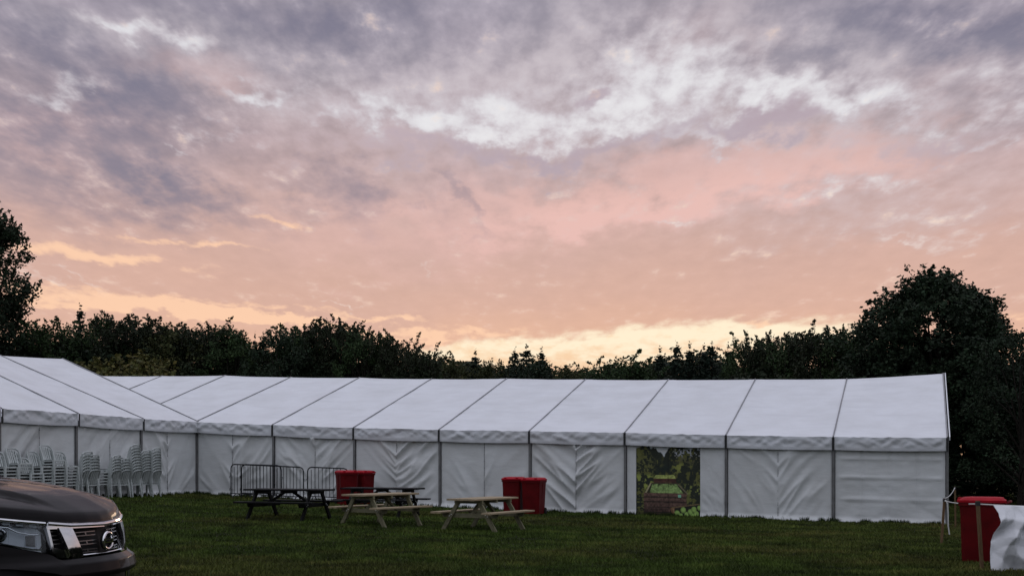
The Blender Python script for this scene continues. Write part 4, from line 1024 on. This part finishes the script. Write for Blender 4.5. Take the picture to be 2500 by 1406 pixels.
    for sg in (-1, 1):
        mb = MB(); mb.tube([skin(sg*s, z, .045) for s, z in ((.60, .62), (.59, .68), (.605, .722), (.65, .738), (.75, .736), (.88, .728), (1.0, .715))], .010, 8); mb.build('fog_lamp_trim', M['chrome'], root, True)
        mb = MB(); patch(mb, [(sg*.62, .55), (sg*.92, .55), (sg*.96, .70), (sg*.62, .72)], 4, 3, .03, .02); mb.build('fog_lamp_recess', M['plastic'], root)
    # grille
    mb = MB(); patch(mb, [(-.56, .835), (.56, .835), (.56, 1.075), (-.56, 1.055)], 20, 4, -.055, .02); mb.build('grille_backing', M['plastic'], root)
    g = MB(); patch(g, [(-.545, 1.040), (0, 1.030), (0, 1.056), (-.545, 1.084)], 14, 2, .012, .05); patch(g, [(0, 1.030), (.545, 1.040), (.545, 1.084), (0, 1.056)], 14, 2, .012, .05); g.tube([skin(s, zl(s)-.014, .008) for s in np.linspace(-.54, .54, 25)], .015, 8); g.build('grille_top_bar', M['chrome'], root, True)
    for sg in (-1, 1):
        g = MB(); patch(g, [(sg*.285, .838), (sg*.385, .838), (sg*.462, 1.046), (sg*.352, 1.040)], 6, 8, .022, .05, lambda v: .016*math.sin(v*1.57+.5)-.016*v); g.build('grille_arm', M['chrome'], root, True)
        g = MB(); patch(g, [(sg*.385, .838), (sg*.485, .850), (sg*.515, .915), (sg*.412, .898)], 4, 4, .006, .04); patch(g, [(sg*.500, .88), (sg*.516, .88), (sg*.550, 1.06), (sg*.530, 1.06)], 2, 6, .008, .03); g.build('inlet_trim', M['chrome'], root, True)
        for k in range(4):
            z = .935+k*.028; g = MB(); patch(g, [(sg*(.43+.01*k), z), (sg*(.508+.008*k), z), (sg*(.508+.008*k), z+.005), (sg*(.43+.01*k), z+.005)], 3, 1, -.02, .01); g.build('inlet_slat', M['darkchrome'], root)
    g = MB(); g.tube([skin(-.33, .875, .0)]+[skin(-.315, .855, .004), skin(-.29, .850, .004)]+[skin(s, .848, .004) for s in np.linspace(-.25, .25, 9)]+[skin(.29, .850, .004), skin(.315, .855, .004), skin(.33, .875, 0)], .007, 6); g.build('grille_lower_trim', M['chrome'], root, True)
    for k, z in enumerate((1.000, .976, .940, .916, .880, .862)):
        w = .335-.06*(1.02-z)/.18
        for s0, s1 in ((-w, -.085), (.085, w)):
            g = MB(); patch(g, [(s0, z), (s1, z), (s1, z+.006), (s0, z+.006)], 6, 1, -.018, .012); g.build('grille_slat', M['darkchrome'], root)
    for z in (.978, .918, .864):
        for s in (-.19, .19):
            g = MB(); patch(g, [(s-.006, z), (s+.006, z), (s+.014, z+.026), (s+.002, z+.026)], 1, 1, -.017, .01); g.build('grille_link', M['darkchrome'], root)
    # badge: ring with a lettered bar
    bz = .930; bx = skin(0, bz)[0]+.006
    g = MB(); g.lathe([(.0, -.02), (.060, -.02), (.062, -.006), (.0, -.004)], (bx, 0, bz), 28, 'X'); bd = g.build('badge', M['plastic'], root, True)
    g = MB(); g.tube([(bx+.006, .066*math.cos(t), bz+.057*math.sin(t)) for t in np.linspace(0, 2*math.pi, 36, endpoint=False)], .0115, 8, closed=True); g.build('badge_ring', M['chrome'], bd, True)
    g = MB(); g.box((bx+.008, 0, bz), (.014, .142, .028)); g.build('badge_bar', M['chrome'], bd)
    cu = bpy.data.curves.new('lettering', 'FONT'); cu.body = 'NISSAN'; cu.size = .026; cu.align_x = 'CENTER'; cu.align_y = 'CENTER'; cu.extrude = .0012
    to = bpy.data.objects.new('lettering_src', cu); COL.objects.link(to); bpy.context.view_layer.update()
    tm = bpy.data.meshes.new_from_object(to.evaluated_get(bpy.context.evaluated_depsgraph_get())); bpy.data.objects.remove(to)
    tm.transform(Matrix.Translation((bx+.0165, 0, bz)) @ Matrix(((0, 0, 1, 0), (1, 0, 0, 0), (0, 1, 0, 0), (0, 0, 0, 1))))
    tm.materials.clear(); link('badge_lettering', tm, M['plastic'], bd)
    # lamps
    for sg in (1, -1):
        lt = lambda s: zl(s)-.012; lb = lambda s: ztop(s)+.008
        S = [.555, .62, .70, .80, .90, 1.0, 1.10, 1.20, 1.27]
        h = MB()
        for s0, s1 in zip(S[:-1], S[1:]): patch(h, [(sg*s0, lb(s0)), (sg*s1, lb(s1)), (sg*s1, lt(s1)), (sg*s0, lt(s0))], 2, 4, -.055, .01)
        lamp = h.build('headlamp', M['reflector'], root, True)
        h = MB()
        for s0, s1 in zip(S[:-1], S[1:]): patch(h, [(sg*s0, lt(s0)-.040), (sg*s1, lt(s1)-.034), (sg*s1, lt(s1)-.014), (sg*s0, lt(s0)-.016)], 2, 2, -.030, .04)
        h.build('daylight_strip', M['darkchrome'], lamp)
        for k in range(6):
            s = .60+.09*k; h = MB(); patch(h, [(sg*s, lt(s)-.036), (sg*(s+.05), lt(s+.05)-.034), (sg*(s+.05), lt(s+.05)-.018), (sg*s, lt(s)-.018)], 1, 1, -.026, .01); h.build('daylight_cell', M['reflector'], lamp)
        h = MB()
        for s0, s1 in zip(S[:-1], S[1:]): patch(h, [(sg*s0, lt(s0)-.014), (sg*s1, lt(s1)-.012), (sg*s1, lt(s1)+.006), (sg*s0, lt(s0)+.006)], 2, 1, .004, .02)
        h.tube([skin(sg*s, lt(s)-.003, .004) for s in np.linspace(.555, 1.26, 16)], .0125, 8)
        h.build('lamp_top_trim', M['chrome'], lamp, True)
        h = MB(); h.tube([skin(sg*s, z, -.012) for s, z in ((.575, .905), (.64, .912), (.72, .930), (.80, .950), (.87, .968), (.905, .990), (.92, 1.02), (.91, 1.055), (.88, 1.072), (.80, 1.062), (.74, 1.03), (.66, 1.012), (.60, 1.01))], .0055, 6); h.build('lamp_contour', M['chrome'], lamp, True)
        h = MB(); h.tube([skin(sg*s, z, -.010) for s, z in ((.60, .905), (.555, .955), (.57, 1.01), (.60, 1.045), (.70, 1.062), (.95, 1.092))], .004, 6); h.build('lamp_contour', M['chrome'], lamp, True)
        c = Vector(skin(sg*.845, 1.015, -.040)); dv = Vector(skin(sg*.845, 1.015, .0))-c; dv.normalize()
        h = MB(); h.tube([c-dv*.03, c, c+dv*.004], [.05, .048, .040], 18); h.build('projector_housing', M['chrome'], lamp, True)
        h = MB(); R_ = [(.036, 0), (.034, .008), (.027, .016), (.015, .021), (.003, .023)]; ax = Vector((dv.x, dv.y, 0)).normalized()
        h.tube([c+dv*(.003+t) for r_, t in R_], [r_ for r_, t in R_], 16); h.build('projector_lens', M['glass'], lamp, True)
        h = MB(); patch(h, [(sg*.60, .925), (sg*.665, .935), (sg*.665, 1.0), (sg*.60, 1.0)], 2, 2, -.05, .02); h.build('indicator', M['darkchrome'], lamp)
        h = MB()
        for s0, s1 in zip(S[:-1], S[1:]): patch(h, [(sg*s0, lb(s0)), (sg*s1, lb(s1)), (sg*s1, lt(s1)-.014), (sg*s0, lt(s0)-.014)], 2, 3, .0, .004)
        h.build('lamp_cover', M['lampglass'], lamp, True)
    # front wings and cab sides, arches cut round the wheels
    AXF, AXR, RW = -1.02, -4.17, .385
    for sg in (1, -1):
        xs = np.concatenate([np.linspace(-.60, -1.62, 42), np.linspace(-1.70, -3.30, 14)]); zt = lambda x: float(np.interp(-x, [.6, 1.0, 1.6, 3.3], [1.172, 1.19, 1.20, 1.22]))
        Pf = np.zeros((len(xs), 14, 3))
        for i, x in enumerate(xs):
            dx = x-AXF; arch = RW+math.sqrt(max(0, .47**2-dx*dx)) if abs(dx) < .47 else .42
            for j in range(14):
                v = j/13; z = arch+(zt(x)-arch)*v; out = .925+.018*math.sin(min(1, (z-.4)/.8)*math.pi)-.06*float(sstep(1.0, 1.22, z)); Pf[i, j] = (x, -sg*out, z)
        link('side_panel', grid_mesh('side_panel', Pf), M['paint'], root)
        mb = MB(); mb.tube([(AXF+.47*math.cos(t), -sg*.935, RW+.47*math.sin(t)) for t in np.linspace(.1, math.pi-.1, 16)], .022, 6); mb.build('arch_trim', M['plastic'], root, True)
        Pc = np.zeros((40, 10, 3))
        for i, x in enumerate(np.linspace(-3.36, -4.95, 40)):
            dx = x-AXR; arch = RW+math.sqrt(max(0, .47**2-dx*dx)) if abs(dx) < .47 else .45
            for j in range(10): Pc[i, j] = (x, -sg*.925, arch+(1.25-arch)*j/9)
        link('bed_side', grid_mesh('bed_side', Pc), M['paint'], root)
        mb = MB(); mb.box((-2.45, -sg*.80, .36), (1.6, .16, .05)); mb.build('side_step', M['plastic'], root)
        for x in (-2.5, -3.25):
            mb = MB(); mb.tube([(x-.08, -sg*.955, 1.06), (x, -sg*.975, 1.06), (x+.08, -sg*.955, 1.06)], .014, 6); mb.build('door_handle', M['chrome'], root, True)
        mb = MB(); mb.loft([[(-1.55+a, -sg*(.98+b), 1.28+c) for a, b, c in ((0, 0, -.09), (0, .22, -.08), (0, .23, .09), (0, .02, .10))], [(-1.66+a, -sg*(.98+b), 1.28+c) for a, b, c in ((0, 0, -.09), (0, .22, -.08), (0, .23, .09), (0, .02, .10))]]); mb.bar((-1.62, -sg*.85, 1.22), (-1.60, -sg*1.0, 1.24), .05, .04); mb.build('wing_mirror', M['paint'], root)
    # cab
    def ring(x, zb, zt_, wb, wt): return [(x, -wb, zb), (x, wb, zb), (x, wt, zt_), (x, -wt, zt_)]
    mb = MB(); mb.box((-1.05, 0, 1.245), (.16, 1.45, .05)); mb.build('cowl', M['plastic'], root)
    for sg in (-1, 1): mb = MB(); mb.tube([(-1.08, sg*.25, 1.33), (-1.12, sg*.05, 1.37), (-1.16, -sg*.45, 1.40)], .009, 5); mb.build('wiper', M['plastic'], root)
    mb = MB(); mb.add([(-1.10, -.76, 1.27), (-1.10, .76, 1.27), (-1.72, .60, 1.74), (-1.72, -.60, 1.74)], [(0, 1, 2, 3)]); mb.build('windscreen', M['glass'], root)
    mb = MB(); mb.loft([[(-1.70, -.615, 1.73), (-1.70, .615, 1.73), (-1.70, .60, 1.76), (-1.70, -.60, 1.76)], [(-2.1, -.63, 1.74), (-2.1, .63, 1.74), (-2.1, .58, 1.81), (-2.1, -.58, 1.81)], [(-2.9, -.62, 1.74), (-2.9, .62, 1.74), (-2.9, .57, 1.80), (-2.9, -.57, 1.80)], [(-3.18, -.60, 1.72), (-3.18, .60, 1.72), (-3.18, .57, 1.745), (-3.18, -.57, 1.745)]]); mb.build('roof', M['paint'], root, True)
    for sg in (-1, 1):
        for x0, x1, xt0, xt1 in ((-1.55, -2.35, -1.85, -2.35), (-2.43, -3.22, -2.43, -3.12)):
            mb = MB(); mb.add([(x0, sg*.872, 1.21), (x1, sg*.872, 1.21), (xt1, sg*.625, 1.735), (xt0, sg*.625, 1.735)], [(0, 1, 2, 3)]); mb.build('side_window', M['glass'], root)
        for p, q in (((-1.12, sg*.80, 1.24), (-1.74, sg*.615, 1.745)), ((-2.39, sg*.878, 1.20), (-2.39, sg*.63, 1.745)), ((-3.30, sg*.87, 1.20), (-3.16, sg*.61, 1.735))):
            mb = MB(); mb.bar(p, q, .07, .05, up=(0, sg, .3), bev=.012); mb.build('pillar', M['paint'], root)
    mb = MB(); mb.add([(-3.30, -.86, 1.21), (-3.30, .86, 1.21), (-3.17, .60, 1.73), (-3.17, -.60, 1.73)], [(0, 1, 2, 3)]); mb.build('rear_window', M['glass'], root)
    mb = MB(); mb.box((-2.3, 0, .75), (1.9, 1.76, .75)); mb.box((-.95, 0, .72), (.5, 1.1, .6)); mb.box((-.62, 0, .70), (.55, 1.25, .5)); mb.box((-2.6, 0, .45), (4.4, .9, .2)); mb.build('chassis', M['plastic'], root)
    mb = MB(); mb.box((-3.38, 0, .90), (.05, 1.80, .66)); mb.box((-4.93, 0, .92), (.05, 1.80, .62)); mb.box((-4.15, 0, .64), (1.5, 1.7, .05)); mb.build('load_bed', M['paint'], root)
    for x in (AXF, AXR):
        for sg in (-1, 1):
            mb = MB(); mb.lathe([(.25, -.11), (.34, -.125), (.378, -.10), (.385, -.06), (.385, .06), (.378, .10), (.34, .125), (.25, .11)], (0, 0, 0), 30, 'Y'); w = mb.build('wheel', M['rubber'], root, True); w.location = (x, sg*.80, RW)
            mb = MB(); mb.lathe([(.255, -.10), (.255, .10)], (0, 0, 0), 26, 'Y', caps=False); mb.lathe([(.06, sg*.06-.03), (.06, sg*.06+.03)], (0, 0, 0), 12, 'Y')
            for k in range(6):
                t = k*math.pi/3; mb.bar((.04*math.cos(t), sg*.075, .04*math.sin(t)), (.25*math.cos(t), sg*.085, .25*math.sin(t)), .055, .03, up=(0, 1, 0))
            mb.build('rim', M['reflector'], w, True)
build_truck()
